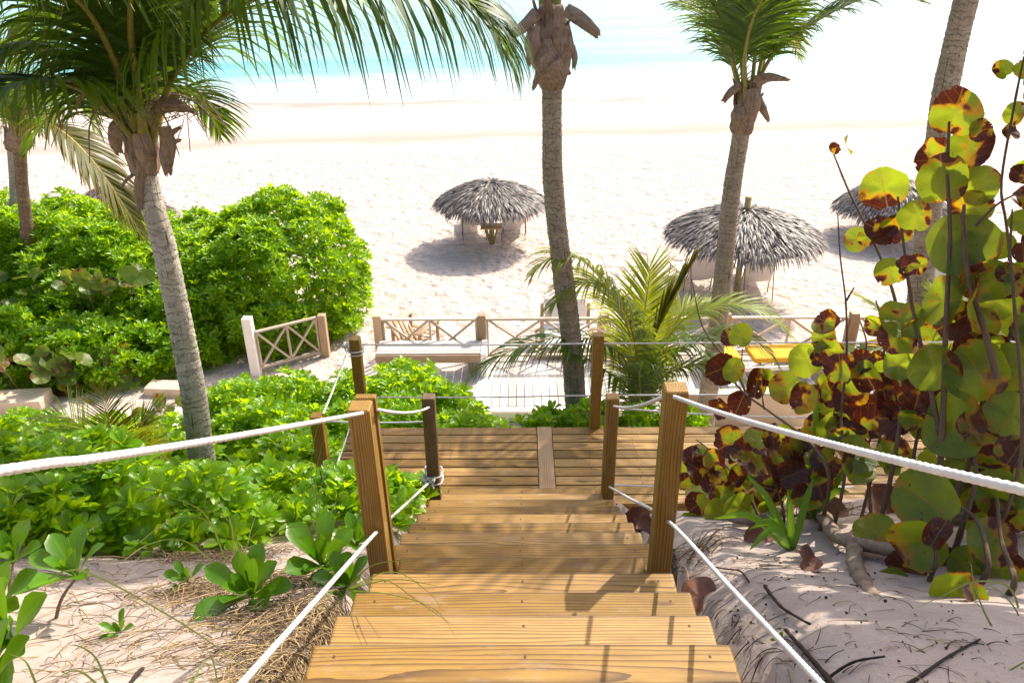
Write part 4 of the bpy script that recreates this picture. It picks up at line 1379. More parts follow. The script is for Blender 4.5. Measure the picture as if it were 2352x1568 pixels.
palm('big leaning coconut palm left of the stairs with a long dark frond over the sea',
     [(468, 1090, 6.16), (440, 880, 6.18), (385, 600, 6.25), (345, 450, 6.3), (332, 385, 6.32)], .125, .088,
     [([(345, 330, 6.30), (392, 190, 6.2), (480, 68, 6.0), (610, -15, 5.8), (770, -50, 5.6), (930, -38, 5.45), (1060, 5, 5.35), (1125, 60, 5.3), (1152, 118, 5.28)], dict(big, start=.15, L=1.42, n=125, hang=.42, wid=.042, spread=(48, 20), var=(0, .5))),
      ([(325, 330, 6.28), (272, 150, 6.0), (200, 15, 5.7), (80, -70, 5.4), (-80, -60, 5.1), (-220, 60, 5.0)], dict(big, var=(0, .4), start=.12)),
      ([(320, 335, 6.3), (235, 200, 6.2), (130, 128, 6.1), (10, 130, 5.9), (-120, 200, 5.8)], dict(big, L=.72, var=(.1, .8))),
      ([(322, 330, 6.3), (240, 90, 5.7), (130, -30, 5.1), (-60, -60, 4.6), (-240, 0, 4.3)], dict(big, var=(0, .35))),
      ([(350, 330, 6.4), (398, 215, 6.8), (440, 213, 7.1), (480, 255, 7.3), (508, 310, 7.45)], dict(L=.52, wid=.03, n=52, hang=.12, r0=.024, var=(.5, 1), mats=('palm', 'rachis_y'), start=.28)),
      ([(338, 330, 6.32), (348, 120, 6.3), (395, -80, 6.1), (480, -260, 5.9), (600, -340, 5.7)], dict(big, start=.22)),
      ([(334, 330, 6.34), (312, 80, 6.4), (330, -150, 6.5), (300, -330, 6.5)], dict(big, start=.2)),
      ([(326, 335, 6.4), (262, 225, 6.9), (185, 215, 7.3), (110, 270, 7.5), (60, 350, 7.6)], dict(L=.55, wid=.03, n=56, hang=.16, r0=.024, var=(.4, 1))),
      ([(340, 330, 6.4), (385, 110, 6.9), (470, -20, 7.4), (600, -70, 7.8), (740, -30, 8.1)], dict(big, L=.7, var=(.3, .8), start=.25)),
      ([(322, 335, 6.3), (215, 225, 5.9), (120, 190, 5.5), (10, 210, 5.2), (-80, 290, 5.0)], dict(big, L=.7, var=(.1, .9), hang=.35)),
      ([(332, 330, 6.25), (300, 60, 5.7), (330, -110, 5.2), (460, -180, 4.9), (600, -120, 4.7)], dict(big, var=(0, .5), hang=.4, start=.25)),
      ([(330, 330, 6.3), (290, 110, 6.5), (230, 40, 6.8), (120, 30, 7.2), (30, 90, 7.4)], dict(big, L=.7, var=(.3, .9), start=.2)),
      ([(328, 335, 6.3), (295, 235, 6.15), (262, 190, 6.0), (220, 190, 5.9), (185, 235, 5.85)], dict(L=.40, wid=.02, n=34, hang=.25, r0=.016, var=(.2, 1), mats=('palm_dry', 'fibre'), ragged=.3, label='dry brown frond'))],
     dict(h=.62, nb=11, spreadr=1.32), flaps=[
         ([(378, 290, 6.22), (386, 330, 6.2), (383, 370, 6.2), (388, 402, 6.19)], [.10, .13, .12, .05]),
         ([(285, 272, 6.22), (268, 295, 6.18), (266, 330, 6.17), (276, 352, 6.17)], [.07, .12, .11, .06]),
         ([(350, 258, 6.22), (385, 240, 6.15), (420, 246, 6.12), (448, 258, 6.1)], [.05, .12, .10, .02], .4),
         ([(372, 318, 6.22), (395, 305, 6.2), (415, 292, 6.2)], [.05, .05, .02]),
         ([(378, 338, 6.22), (400, 325, 6.2), (414, 322, 6.2)], [.09, .06, .02]),
         ([(322, 330, 6.22), (326, 380, 6.2), (318, 430, 6.2), (322, 485, 6.2)], [.05, .08, .07, .05]),
         ([(322, 305, 6.2), (335, 350, 6.19), (345, 395, 6.2)], [.14, .17, .10]),
         ([(305, 402, 6.25), (292, 412, 6.25), (280, 428, 6.25)], [.03, .025, .02])], twigs=7)
palm('tall bent coconut palm in the middle with brown husks at its neck',
     [(1325, 990, 8.5), (1314, 800, 8.5), (1290, 610, 8.5), (1271, 420, 8.5), (1268, 190, 8.45)], .138, .104,
     [([(1262 + d * 14, 90, 8.4), (1262 + d * 40, -160, 8.4 + e * .6), (1262 + d * 150, -330, 8.4 + e * 1.6), (1262 + d * 300, -420, 8.4 + e * 2.4), (1262 + d * 430, -400, 8.4 + e * 2.9)], dict(big, n=50, start=.3, hang=.12))
      for d, e in ((1, .4), (.5, .9), (-.3, 1), (-.9, .8))],
     dict(h=.80, nb=18, spreadr=1.65), flaps=[
         ([(1232, 30, 8.2), (1205, 60, 8.15), (1175, 80, 8.1), (1152, 96, 8.1)], [.12, .12, .09, .03]),
         ([(1300, 22, 8.2), (1330, 42, 8.15), (1355, 62, 8.1), (1374, 80, 8.1)], [.12, .14, .12, .08]),
         ([(1228, 60, 8.15), (1222, 100, 8.12), (1222, 150, 8.12)], [.10, .16, .06]),
         ([(1258, 90, 8.12), (1256, 125, 8.1), (1252, 155, 8.1)], [.08, .13, .05]),
         ([(1315, 105, 8.15), (1320, 130, 8.12), (1318, 160, 8.12)], [.05, .06, .03]),
         ([(1250, 120, 8.1), (1270, 150, 8.1), (1290, 180, 8.12)], [.2, .3, .2]),
         ([(1290, 60, 8.1), (1295, 110, 8.1), (1290, 150, 8.1)], [.16, .2, .14]),
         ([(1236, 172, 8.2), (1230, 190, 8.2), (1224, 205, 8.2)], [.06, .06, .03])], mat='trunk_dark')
palm('slender coconut palm leaning right in front of the big thatched umbrella',
     [(1618, 972, 10.4), (1638, 830, 10.4), (1655, 690, 10.4), (1680, 450, 10.4), (1704, 295, 10.38)], .150, .112,
     [([(1712, 280, 10.38), (1688, 160, 10.3), (1655, 48, 10.0), (1590, -50, 9.6), (1500, -85, 9.2), (1420, -60, 8.9)], dict(big, hang=.17, start=.22, var=(.1, .8))),
      ([(1722, 270, 10.38), (1760, 150, 10.4), (1840, 72, 10.3), (1950, 10, 10.2), (2040, -15, 10.1), (2120, 5, 10.0)], dict(big, hang=.17, L=.70, start=.26, var=(.1, .7))),
      ([(1738, 220, 10.6), (1768, 95, 11), (1795, 62, 11.3), (1818, 85, 11.5), (1835, 135, 11.6)], dict(L=.50, wid=.03, n=40, hang=.10, r0=.02, mats=('palm_yellow', 'rachis_y'), start=.25)),
      ([(1708, 250, 10.3), (1694, 165, 10.25), (1672, 128, 10.2), (1645, 140, 10.2)], dict(L=.36, wid=.022, n=18, hang=.08, r0=.014, sides=(1, -1), ragged=.2)),
      ([(1718, 280, 10.38), (1738, 60, 10.3), (1720, -130, 10.0), (1650, -230, 9.7)], dict(big, hang=.17, start=.25)),
      ([(1722, 280, 10.4), (1775, 30, 10.7), (1850, -110, 11), (1970, -150, 11.3)], dict(big, hang=.17, start=.3)),
      ([(1716, 280, 10.4), (1700, 20, 10.8), (1760, -140, 11.2), (1860, -200, 11.6)], dict(big, hang=.17, start=.3)),
      ([(1714, 280, 10.38), (1712, 120, 9.9), (1750, 0, 9.3), (1830, -60, 8.8), (1900, -50, 8.5)], dict(big, hang=.17, start=.35)),
      ([(1714, 280, 10.4), (1660, 90, 10.8), (1580, 10, 11.2), (1500, -10, 11.5)], dict(big, hang=.17, L=.6, start=.3, var=(.2, .8)))],
     dict(h=.66, nb=10, spreadr=1.2), flaps=[
         ([(1735, 188, 10.2), (1765, 178, 10.15), (1790, 180, 10.1), (1812, 184, 10.1)], [.16, .12, .08, .03]),
         ([(1700, 195, 10.2), (1678, 212, 10.15), (1660, 235, 10.1)], [.10, .10, .06]),
         ([(1740, 220, 10.2), (1752, 250, 10.15), (1765, 278, 10.15)], [.08, .10, .04]),
         ([(1725, 205, 10.15), (1728, 240, 10.1), (1722, 275, 10.1)], [.16, .22, .14]),
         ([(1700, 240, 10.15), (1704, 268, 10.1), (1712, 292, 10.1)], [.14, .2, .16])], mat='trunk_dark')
palm('tall grey palm trunk leaning right behind the sea grape',
     [(2095, 790, 9.5), (2112, 690, 9.5), (2135, 470, 9.5), (2170, 220, 9.4), (2218, 0, 9.3), (2255, -150, 9.2)], .165, .125,
     [([(2260, -170, 9.2), (2270 + d * 60, -290, 9.2 + e * .6), (2270 + d * 200, -400, 9.2 + e * 1.5), (2270 + d * 370, -400, 9.2 + e * 2.3), (2270 + d * 500, -320, 9.2 + e * 2.8)], dict(big, n=50, start=.25, hang=.12))
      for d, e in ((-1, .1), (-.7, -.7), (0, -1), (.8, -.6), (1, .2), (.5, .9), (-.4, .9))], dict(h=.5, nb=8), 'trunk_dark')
palm('unseen coconut palm added outside the right edge to shade the stairs',  # out of view, added so its fronds cast shade on the treads
     [(2460, 900, 5.9), (2470, 400, 5.95), (2500, 0, 6.0), (2545, -420, 6.05)], .13, .10,
     [([(2550, -450, 6.05), (2550 + d * 110, -600, 6.05 + e * .5), (2550 + d * 330, -740, 6.05 + e * 1.2), (2550 + d * 560, -740, 6.05 + e * 1.9), (2550 + d * 760, -640, 6.05 + e * 2.4)], dict(big, n=60, start=.2, hang=.2))
      for d, e in ((-1, .1), (-1, .65), (.7, .7), (1, .2))], dict(h=.5, nb=6))
yl = dict(L=.80, wid=.032, n=60, hang=.16, r0=.024, var=(.2, .9))
palm('small brown trunked palm at the left with a yellow green drooping frond',
     [(66, 560, 15.00), (62, 520, 15.00), (50, 420, 15.00), (46, 338, 15.00)], 0.128, .112,
     [([(62, 312, 14.94), (88, 284, 14.76), (140, 300, 14.64), (210, 366, 14.46), (270, 450, 14.34), (326, 540, 14.28)], dict(L=.95, wid=.062, n=92, hang=.15, r0=.028, var=(.2, .9), mats=('palm_yellow', 'rachis_y'), start=.06, label='yellow green drooping frond')),
      ([(45, 315, 14.88), (70, 215, 14.64), (140, 150, 14.40), (220, 160, 14.16), (285, 235, 14.04)], yl),
      ([(40, 315, 14.88), (10, 215, 14.64), (-60, 190, 14.40), (-130, 260, 14.16)], yl),
      ([(42, 315, 14.88), (50, 190, 14.52), (110, 90, 14.16), (190, 70, 13.80), (260, 110, 13.56)], yl),
      ([(40, 315, 15.00), (20, 170, 15.00), (-30, 90, 15.00), (-120, 70, 15.00)], yl),
      ([(44, 315, 14.88), (60, 240, 14.28), (100, 215, 13.68), (140, 250, 13.32)], dict(yl, L=.5)),
      ([(40, 315, 14.88), (20, 250, 14.28), (-10, 235, 13.68), (-50, 270, 13.32)], dict(yl, L=.5)),
      ([(48, 315, 15.12), (80, 230, 15.72), (150, 210, 16.20), (210, 270, 16.56)], yl)],
     dict(h=.45, nb=10, spreadr=1.7), 'trunk2', twigs=4)
palm('thin grey palm trunk at the far left behind the brown one',
     [(36, 500, 17.0), (33, 450, 17.0), (27, 340, 17.0)], .10, .09,
     [([(28, 330, 17), (28 + d * 40, 230, 17 + e * .5), (28 + d * 110, 190, 17 + e), (28 + d * 180, 230, 17 + e * 1.4), (28 + d * 220, 310, 17 + e * 1.7)], yl) for d, e in ((-1, 0), (.9, .6), (.3, 1), (-.5, -.7))],
     dict(h=.4, nb=7, spreadr=1.5), 'trunk')

yg = dict(L=.78, wid=.030, n=72, hang=.11, r0=.02, var=(.1, .9), spread=(62, 25), lift=.05, mats=('palm_young', 'rachis_y'), start=.28)
YB = (1470, 965, 9.3)
def young(label, base, fronds, name='young_palm'):
    b = at_y(*base); b.z = tz(b.x, b.y)
    t = thing(name, b, label, 'young palm', 'young palms without a trunk')
    for fr in fronds:
        kw = dict(fr[1]); mats = kw.pop('mats'); lb = kw.pop('label', None)
        make_frond(t, [b + Vector((random.uniform(-.06, .06), random.uniform(-.06, .06), -.05))] + px(fr[0]), mats, lb, **kw)
    return t
young('bushy young palm with fanning fronds beyond the deck right of the bent palm', YB, [
    ([(1458, 830, 9.2), (1436, 738, 9.1), (1408, 682, 9.0), (1357, 614, 8.8), (1305, 587, 8.65), (1255, 596, 8.55), (1222, 630, 8.5)], dict(yg, hang=.26, L=.95, n=90, wid=.036)),
    ([(1462, 840, 9.1), (1448, 750, 9.0), (1428, 703, 8.9), (1385, 658, 8.75), (1350, 648, 8.6), (1305, 660, 8.5), (1262, 705, 8.42)], dict(yg, hang=.22, L=.85, n=90, wid=.036)),
    ([(1474, 850, 9.4), (1480, 729, 9.6), (1490, 650, 9.8), (1492, 615, 9.9), (1470, 618, 10.0), (1448, 660, 10.0)], dict(yg, L=.62, hang=.05, start=.35)),
    ([(1486, 860, 9.3), (1504, 775, 9.3), (1545, 682, 9.3), (1598, 588, 9.3)], dict(yg, L=.60, spread=(16, 6), hang=.01, wid=.05, n=46, start=.40, mats=('palm_yellow', 'rachis_y'), var=(.0, .5), label='upright yellow green spear frond')),
    ([(1442, 850, 9.0), (1392, 792, 8.8), (1318, 774, 8.6), (1250, 781, 8.45), (1178, 803, 8.35), (1108, 843, 8.3), (1058, 886, 8.3)], dict(yg, L=.66, hang=.24, mats=('palm', 'rachis_y'), var=(.5, 1), ragged=.12)),
    ([(1452, 900, 8.9), (1405, 862, 8.7), (1342, 822, 8.5), (1290, 798, 8.4), (1240, 806, 8.3)], dict(yg, L=.55, hang=.30, mats=('palm', 'rachis_y'), var=(.4, 1), ragged=.1)),
    ([(1496, 850, 9.2), (1560, 745, 9.1), (1640, 704, 9.0), (1720, 702, 8.9), (1790, 742, 8.8), (1842, 800, 8.8)], dict(yg, L=.60, hang=.13)),
    ([(1500, 870, 9.1), (1580, 795, 8.9), (1680, 765, 8.7), (1760, 800, 8.6), (1800, 860, 8.6)], dict(yg, L=.55, hang=.16, mats=('palm', 'rachis'))),
    ([(1500, 900, 9.0), (1560, 845, 8.8), (1650, 838, 8.6), (1730, 890, 8.5)], dict(yg, L=.55, hang=.18, mats=('palm', 'rachis'))),
    ([(1488, 880, 8.9), (1520, 800, 8.6), (1570, 775, 8.4), (1620, 810, 8.3), (1650, 880, 8.3)], dict(yg, L=.50, hang=.15, mats=('palm', 'rachis'), ragged=.15)),
    ([(1480, 880, 9.6), (1530, 760, 10.0), (1590, 700, 10.3), (1680, 690, 10.6)], dict(yg, L=.55, hang=.12)),
    ([(1460, 900, 9.5), (1420, 800, 9.8), (1390, 760, 10), (1340, 760, 10.2)], dict(yg, L=.45, hang=.15, mats=('palm_dry', 'fibre'), ragged=.3, label='dry brown frond')),
    ([(1470, 910, 8.8), (1470, 850, 8.4), (1490, 830, 8.2), (1520, 870, 8.1)], dict(yg, L=.45, hang=.2, mats=('palm', 'rachis')))])
young('young palm half hidden by sea grape near the shingled hut', (2110, 900, 8.6), [
    ([(2090, 800, 8.6), (2040, 730, 8.6), (1990, 690, 8.6), (1950, 668, 8.6)], dict(yg, L=.42, hang=.10)),
    ([(2140, 790, 8.6), (2190, 720, 8.6), (2260, 700, 8.6), (2340, 760, 8.6)], dict(yg, L=.5, hang=.12)),
    ([(2170, 830, 8.5), (2250, 770, 8.4), (2340, 770, 8.3), (2420, 830, 8.3)], dict(yg, L=.5, hang=.12, mats=('palm_yellow', 'rachis_y'))),
    ([(2120, 800, 8.8), (2150, 710, 9), (2130, 650, 9.2)], dict(yg, L=.45, hang=.08)),
    ([(2080, 830, 8.4), (2010, 800, 8.2), (1940, 820, 8.1)], dict(yg, L=.42, hang=.14, mats=('palm', 'rachis'))),
    ([(2180, 850, 8.4), (2260, 830, 8.2), (2350, 860, 8.1)], dict(yg, L=.45, hang=.14, mats=('palm_yellow', 'rachis_y')))])
sp = dict(yg, L=.42, wid=.016, n=46, r0=.012, start=.25, hang=.06, spread=(70, 30))
young('low yellow green palm seedling in the bushes behind the left hand rope', (300, 1105, 5.6), [
    ([(310, 1010, 5.6), (350, 950, 5.6), (400, 930, 5.6)], dict(sp, mats=('palm_yellow', 'rachis_y'))),
    ([(280, 1050, 5.4), (250, 1000, 5.3), (190, 1000, 5.2), (140, 1030, 5.1)], dict(sp, mats=('palm_young', 'rachis_y'))),
    ([(262, 1024, 5.6), (243, 942, 5.65), (226, 890, 5.7)], dict(sp, L=.36, mats=('palm_yellow', 'rachis_y'))),
    ([(290, 1040, 5.5), (216, 1012, 5.5), (152, 956, 5.5), (66, 962, 5.5)], dict(sp, mats=('palm_young', 'rachis_y'))),
    ([(250, 1070, 5.4), (144, 1042, 5.3), (70, 1012, 5.2), (-20, 1010, 5.1)], dict(sp, hang=.2, mats=('palm_dry', 'rachis_y'), label='dry whitish frond')),
    ([(300, 1050, 5.5), (330, 1040, 5.4), (368, 1080, 5.4)], dict(sp, L=.28, hang=.16, mats=('palm_yellow', 'rachis_y'), var=(.7, 1))),
    ([(280, 1070, 5.3), (230, 1080, 5.1), (160, 1120, 5.0)], dict(sp, L=.30, hang=.1, mats=('palm_yellow', 'rachis_y'))),
    ([(310, 1030, 5.7), (330, 970, 5.8), (370, 930, 5.9)], dict(sp, mats=('palm_young', 'rachis_y')))], name='palm_seedling')

# ------------------------------------------------------------------ bushes
def keep_clear(p):
    a = (np.abs(p[:, 0] - STX) < .74) & (p[:, 1] < 5.3)
    b = (p[:, 0] > DX0 - .09) & (p[:, 1] > 5.1) & (p[:, 1] < 6.72)
    return ~(a | b)
def lump(x, y, rx, ry, h): return (x, y, tz(x, y) + h * .15, rx, ry, h * .85)
# the tall hedge at the left, five shrubs grown together
def hedge(label, ls, **k): return shrub(label, ls, leaf=.165, dens=46, temps=ROS_LO, group='tall bright green shrubs of the hedge', **k)
hedge('right end of the tall hedge, rounded bright shrub above the short fence', [(-5.0, 15.6, .9, 1.6, 1.8, 1.65), (-4.6, 16.0, 1.2, 1.2, 1.3, 1.45), (-5.4, 14.6, .8, 1.2, 1.0, 1.2), (-4.3, 15.2, .9, .75, .8, .9), (-5.6, 16.2, 1.7, .9, .9, .95)])
hedge('bright hedge shrub just right of the big left palm trunk', [(-6.1, 15.5, .95, 1.0, 1.5, 1.35), (-7.2, 15.4, .7, 1.5, 1.9, 1.55), (-6.8, 16.4, 1.1, 1.1, 1.1, 1.15), (-6.6, 14.5, .5, 1.1, 1.0, 1.1), (-6.3, 16.6, 1.5, .6, .7, .85), (-7.6, 14.2, .4, 1.1, .9, 1.1)])
hedge('bright hedge shrub behind the big left palm trunk', [(-8.1, 15.6, 1.0, 1.0, 1.6, 1.35), (-9.0, 15.6, .8, 1.5, 1.9, 1.6), (-8.6, 16.8, 1.1, 1.2, 1.1, 1.2), (-9.2, 14.4, .5, 1.3, 1.0, 1.2), (-8.4, 15.2, 1.2, .8, .9, .9)])
hedge('bright hedge shrub around the small brown palm trunk', [(-9.9, 15.7, 1.0, 1.1, 1.6, 1.5), (-11.9, 15.9, 1.0, 1.1, 1.6, 1.5), (-10.9, 15.8, .9, 1.5, 1.9, 1.7), (-10.4, 17.0, 1.3, 1.1, 1.1, 1.3), (-10.8, 14.4, .5, 1.3, 1.0, 1.2)])
hedge('bright hedge shrub at the left edge of the picture', [(-12.9, 16.0, .9, 1.6, 1.9, 1.6), (-12.4, 14.6, .6, 1.4, 1.1, 1.3), (-12.2, 17.4, 1.2, 1.3, 1.1, 1.3)])
# darker front of the hedge, low and shaded
hedge('dark shaded shrub low at the front of the hedge above the beige wall', [(-9.6, 12.9, .35, 1.2, .8, 1.25), (-8.5, 13.1, .3, 1.0, .75, 1.1), (-10.6, 13.0, .4, 1.0, .9, 1.3)])
hedge('dark shaded shrub at the front of the hedge left of the big palm trunk', [(-7.5, 13.2, .3, 1.0, .8, 1.0), (-6.7, 13.6, .25, .8, .7, .9), (-11.8, 13.0, .4, 1.0, .9, 1.3)])
# bushes on the dune slope
def bush(label, ls, leaf=.135, dens=44, temps=None): return shrub(label, ls, leaf=leaf, dens=dens, temps=temps or ROS_MID, group='glossy green bushes on the dune slope', mask=keep_clear, stems=6)
bush('lush bush nearest the left stair post, lit from behind', [lump(-1.25, 4.3, .40, .42, .24), lump(-1.0, 4.8, .3, .3, .14), lump(-.95, 4.1, .22, .5, .16), lump(-1.7, 4.4, .4, .4, .30)], .14, 44, ROS_HI)
bush('low bush behind the sandy patch at the left', [lump(-2.2, 4.0, .5, .4, .46), lump(-2.75, 4.1, .5, .45, .50), lump(-2.4, 4.6, .5, .45, .34)], .14, 44, ROS_HI)
bush('low bush at the left edge below the left hand rope', [lump(-3.4, 4.2, .55, .5, .5), lump(-4.0, 4.5, .6, .5, .5), lump(-3.5, 4.9, .6, .5, .5), lump(-3.0, 3.7, .35, .35, .35)], .14, 44, ROS_HI)
bush('bush at the near left corner of the deck', [lump(-2.1, 5.4, .40, .45, .36), lump(-2.4, 5.0, .45, .4, .30), lump(-2.1, 6.1, .38, .45, .55)])
bush('bush around the foot of the big left palm', [lump(-2.9, 5.4, .5, .45, .24), lump(-3.5, 6.3, .45, .5, .45), lump(-2.45, 6.3, .35, .4, .5)])
bush('bush around the yellow palm seedling', [lump(-3.9, 5.6, .6, .5, .42), lump(-4.5, 5.9, .6, .6, .45), lump(-3.9, 6.4, .6, .55, .42), lump(-4.8, 5.1, .6, .5, .5)])
bush('bush far left beyond the palm seedling', [lump(-5.2, 6.9, .7, .6, .42), lump(-5.9, 7.6, .7, .7, .42), lump(-5.4, 6.0, .6, .5, .45), lump(-4.6, 7.1, .6, .5, .4), lump(-6.6, 8.4, .8, .7, .5), lump(-5.2, 8.2, .7, .6, .45), lump(-4.4, 8.0, .6, .5, .5)])
bush('bush right of the big left palm trunk', [lump(-2.3, 7.0, .6, .55, .75), lump(-2.9, 7.5, .6, .6, .85), lump(-1.9, 7.4, .45, .5, .9)])
bush('tall bush left of the far left deck post', [lump(-2.9, 8.5, .75, .7, 1.15), lump(-2.2, 8.5, .6, .7, 1.25), lump(-3.5, 8.1, .6, .6, .95), lump(-3.7, 9.0, .7, .6, 1.05)])
bush('tall bush right of the far left deck post', [lump(-1.5, 8.5, .6, .7, 1.15), lump(-1.0, 8.4, .5, .6, .98), lump(-1.6, 9.2, .6, .6, 1.35), lump(-1.5, 7.5, .5, .5, .85)])
bush('drooping bush end in front of the white border boards', [lump(-.5, 8.3, .4, .5, .72), lump(-.15, 8.1, .35, .4, .55), lump(-.75, 7.5, .5, .4, .72), lump(-.2, 7.4, .4, .35, .55)])
bush('small bush between the deck and the bent palm trunk', [lump(.35, 7.8, .3, .35, .98), lump(.72, 7.6, .3, .3, .98), lump(.15, 7.4, .25, .25, .95)])
bush('small bush right of the bent palm trunk behind the deck', [lump(1.4, 7.8, .3, .35, .92), lump(1.9, 7.8, .35, .35, .9), lump(1.02, 7.9, .22, .3, 1.0)])

# round leaved creeper over the shaded front of the hedge
def round_leaf_bush(label, pts, n, r, dep, name='sea_grape_bush'):
    c = pts[0]
    t = thing(name, (c[0], c[1], tz(c[0], c[1])), label, 'sea grape')
    mb = MB()
    for k in range(n):
        q = random.choice(pts)
        p = Vector((q[0] + random.uniform(-1, 1) * q[3], q[1] + random.uniform(-1, 1) * q[4], q[2] + random.uniform(-1, 1) * q[5]))
        p.z = max(p.z, tz(p.x, p.y) + .1)
        nr = (CAM - p).normalized() * .6 + Vector((random.uniform(-.7, .7), random.uniform(-.7, .7), random.uniform(0, 1)))
        disc_leaf(mb, p, nr, (random.uniform(-1, 1), random.uniform(-.3, .3), random.uniform(-.2, 1)), r * random.uniform(.7, 1.2), random.choice((0, 0, 0, 0, 1)), var=random.uniform(0, .8))
        if k % 6 == 0:
            st = MB(); add_tube(st, spline([(p.x + .1, p.y + .2, tz(p.x, p.y)), (p.x + .05, p.y + .1, (p.z + tz(p.x, p.y)) / 2), p], 6), np.linspace(.014, .006, 6), 5); st.build('stem', M['stem'], t)
    mb.build('foliage', [M['seagrape_green'], M['seagrape']], t)
    return t
round_leaf_bush('round leaved sea grape low in the shade of the hedge at the left', [(-9.4, 12.2, .9, 1.3, .3, .55), (-8.0, 12.5, .7, .8, .3, .4), (-10.8, 12.4, 1.2, 1.0, .3, .7)], 95, .16, 12)
round_leaf_bush('pale round sea grape leaves catching light half way up the hedge', [(-9.4, 13.9, 1.85, .9, .3, .25), (-7.8, 13.8, 1.75, .6, .3, .3), (-10.2, 13.5, 1.6, .6, .3, .4)], 42, .15, 13)
round_leaf_bush('few yellow and orange sea grape leaves near the low beige kerb', [(-4.6, 8.6, 2.0, .5, .3, .25), (-5.6, 7.6, 2.3, .3, .2, .15), (-4.2, 9.4, 1.7, .4, .3, .2)], 26, .11, 9)
# ------------------------------------------------------------------ sea grape at the right
def gdepth(x, y):
    """distance of the bush along the sight line: nearer at the right and bottom, farther by the deck"""
    a = np.interp(x, [1600, 1750, 1950, 2150, 2352], [4.9, 4.4, 3.75, 3.35, 3.15])
    return float(a - np.interp(y, [950, 1250, 1450], [0, .15, .55]))
def leaf_at(mb, x, y, rpx, tipdeg, tilt=0.0, kind=None, dd=0.0, fl=0.0, curl=0.0, asp=1.0):
    dep = gdepth(x, y) + dd
    c = at_d(x, y, dep)
    r = rpx * .86 / FPX * dep
    a = math.radians(tipdeg)
    tip = EU * math.cos(a) - EV * math.sin(a)
    side = EU * math.sin(a) + EV * math.cos(a)
    n = (CAM - c).normalized() + side * math.tan(math.radians(tilt)) * .8 + tip * math.tan(math.radians(fl)) * .8
    n = n + side * random.uniform(-.35, .35) + tip * random.uniform(-.35, .25)
    disc_leaf(mb, c, n, tip, r, {None: 0, 'g': 1, 'b': 2}[kind], random.uniform(-.1, .3), random.uniform(.05, .45), random.uniform(.05, .14), None, curl or random.choice((0, 0, .5, -.6)), asp * random.uniform(.88, 1.06))
GM = ['seagrape', 'seagrape_green', 'seagrape_brown']
def sea_grape(label, stems, leaves, fill=None, spread=(.05, .7), shade=0):
    """stems: pixel polylines with an optional depth shift; leaves: (x, y, radius px, tip direction, ...)"""
    p0 = stems[0][0][0]
    g0 = at_d(p0[0], p0[1], gdepth(*p0)); gz = tz(g0.x, g0.y)
    t = thing('sea_grape', (g0.x, g0.y, gz), label, 'sea grape', 'sea grape plants on the dune')
    for pl, r0, r1, dd in stems:
        st = MB()
        pts = [at_d(x, y, gdepth(x, y) + dd) for x, y in pl]
        if pl[0][1] > 1000:
            b = pts[0]; pts.insert(0, Vector((b.x + .02, b.y + .03, min(tz(b.x, b.y) - .05, b.z - .05))))
        P = spline(pts, 46)
        tt = np.linspace(0, 1, 46)
        rr = (r0 * (1 - tt) + r1 * tt) * (1 + .16 * (np.sin(tt * 62) > .9)) * (1 + .05 * np.sin(tt * 23))
        add_tube(st, P, rr, 8)
        st.build('stem', M['stem'], t)
    mb = MB()
    for lf in leaves:
        x, y, rp_, td = lf[:4]
        kw = lf[4] if len(lf) > 4 else {}
        leaf_at(mb, x, y, rp_, td, **kw)
    if fill:
        for k in range(fill[0]):
            x, y = random.choice(fill[1])
            x += random.gauss(0, fill[2]); y += random.gauss(0, fill[3])
            dd = random.uniform(*spread)
            c = at_d(x, y, gdepth(x, y) + dd)
            if c.z < tz(c.x, c.y) + .03 or c.x < STX + .78 or (x < 2075 and y > 1165): continue
            leaf_at(mb, x, y, random.uniform(24, 54), random.uniform(-30, 210), random.uniform(-50, 50), random.choice((None, None, 'g', 'g', 'b')), dd, random.uniform(-65, 55), random.choice((0, 0, .8, 1.3)), random.uniform(.75, 1.05))
    while shade > 0:                       # unseen leaves added up-sun, placed to shade the bare sand
        g = on_ground(random.uniform(1640, 2340), random.uniform(1290, 1560))
        c = g + SUND * random.uniform(1.0, 3.0) + Vector((random.gauss(0, .1), random.gauss(0, .1), random.gauss(0, .1)))
        v = c - CAM; dp = v.dot(FWD)
        if 1176 + v.dot(EU) / dp * FPX < 2420: continue
        disc_leaf(mb, c, Vector((random.gauss(0, .5), random.gauss(0, .5) - .3, .9)), (random.gauss(0, 1), random.gauss(0, 1), 0), random.uniform(.07, .12), random.choice((0, 0, 1, 2)))
        shade -= 1
    mb.build('foliage', [M[k] for k in GM], t)
    return t
K = lambda **k: k
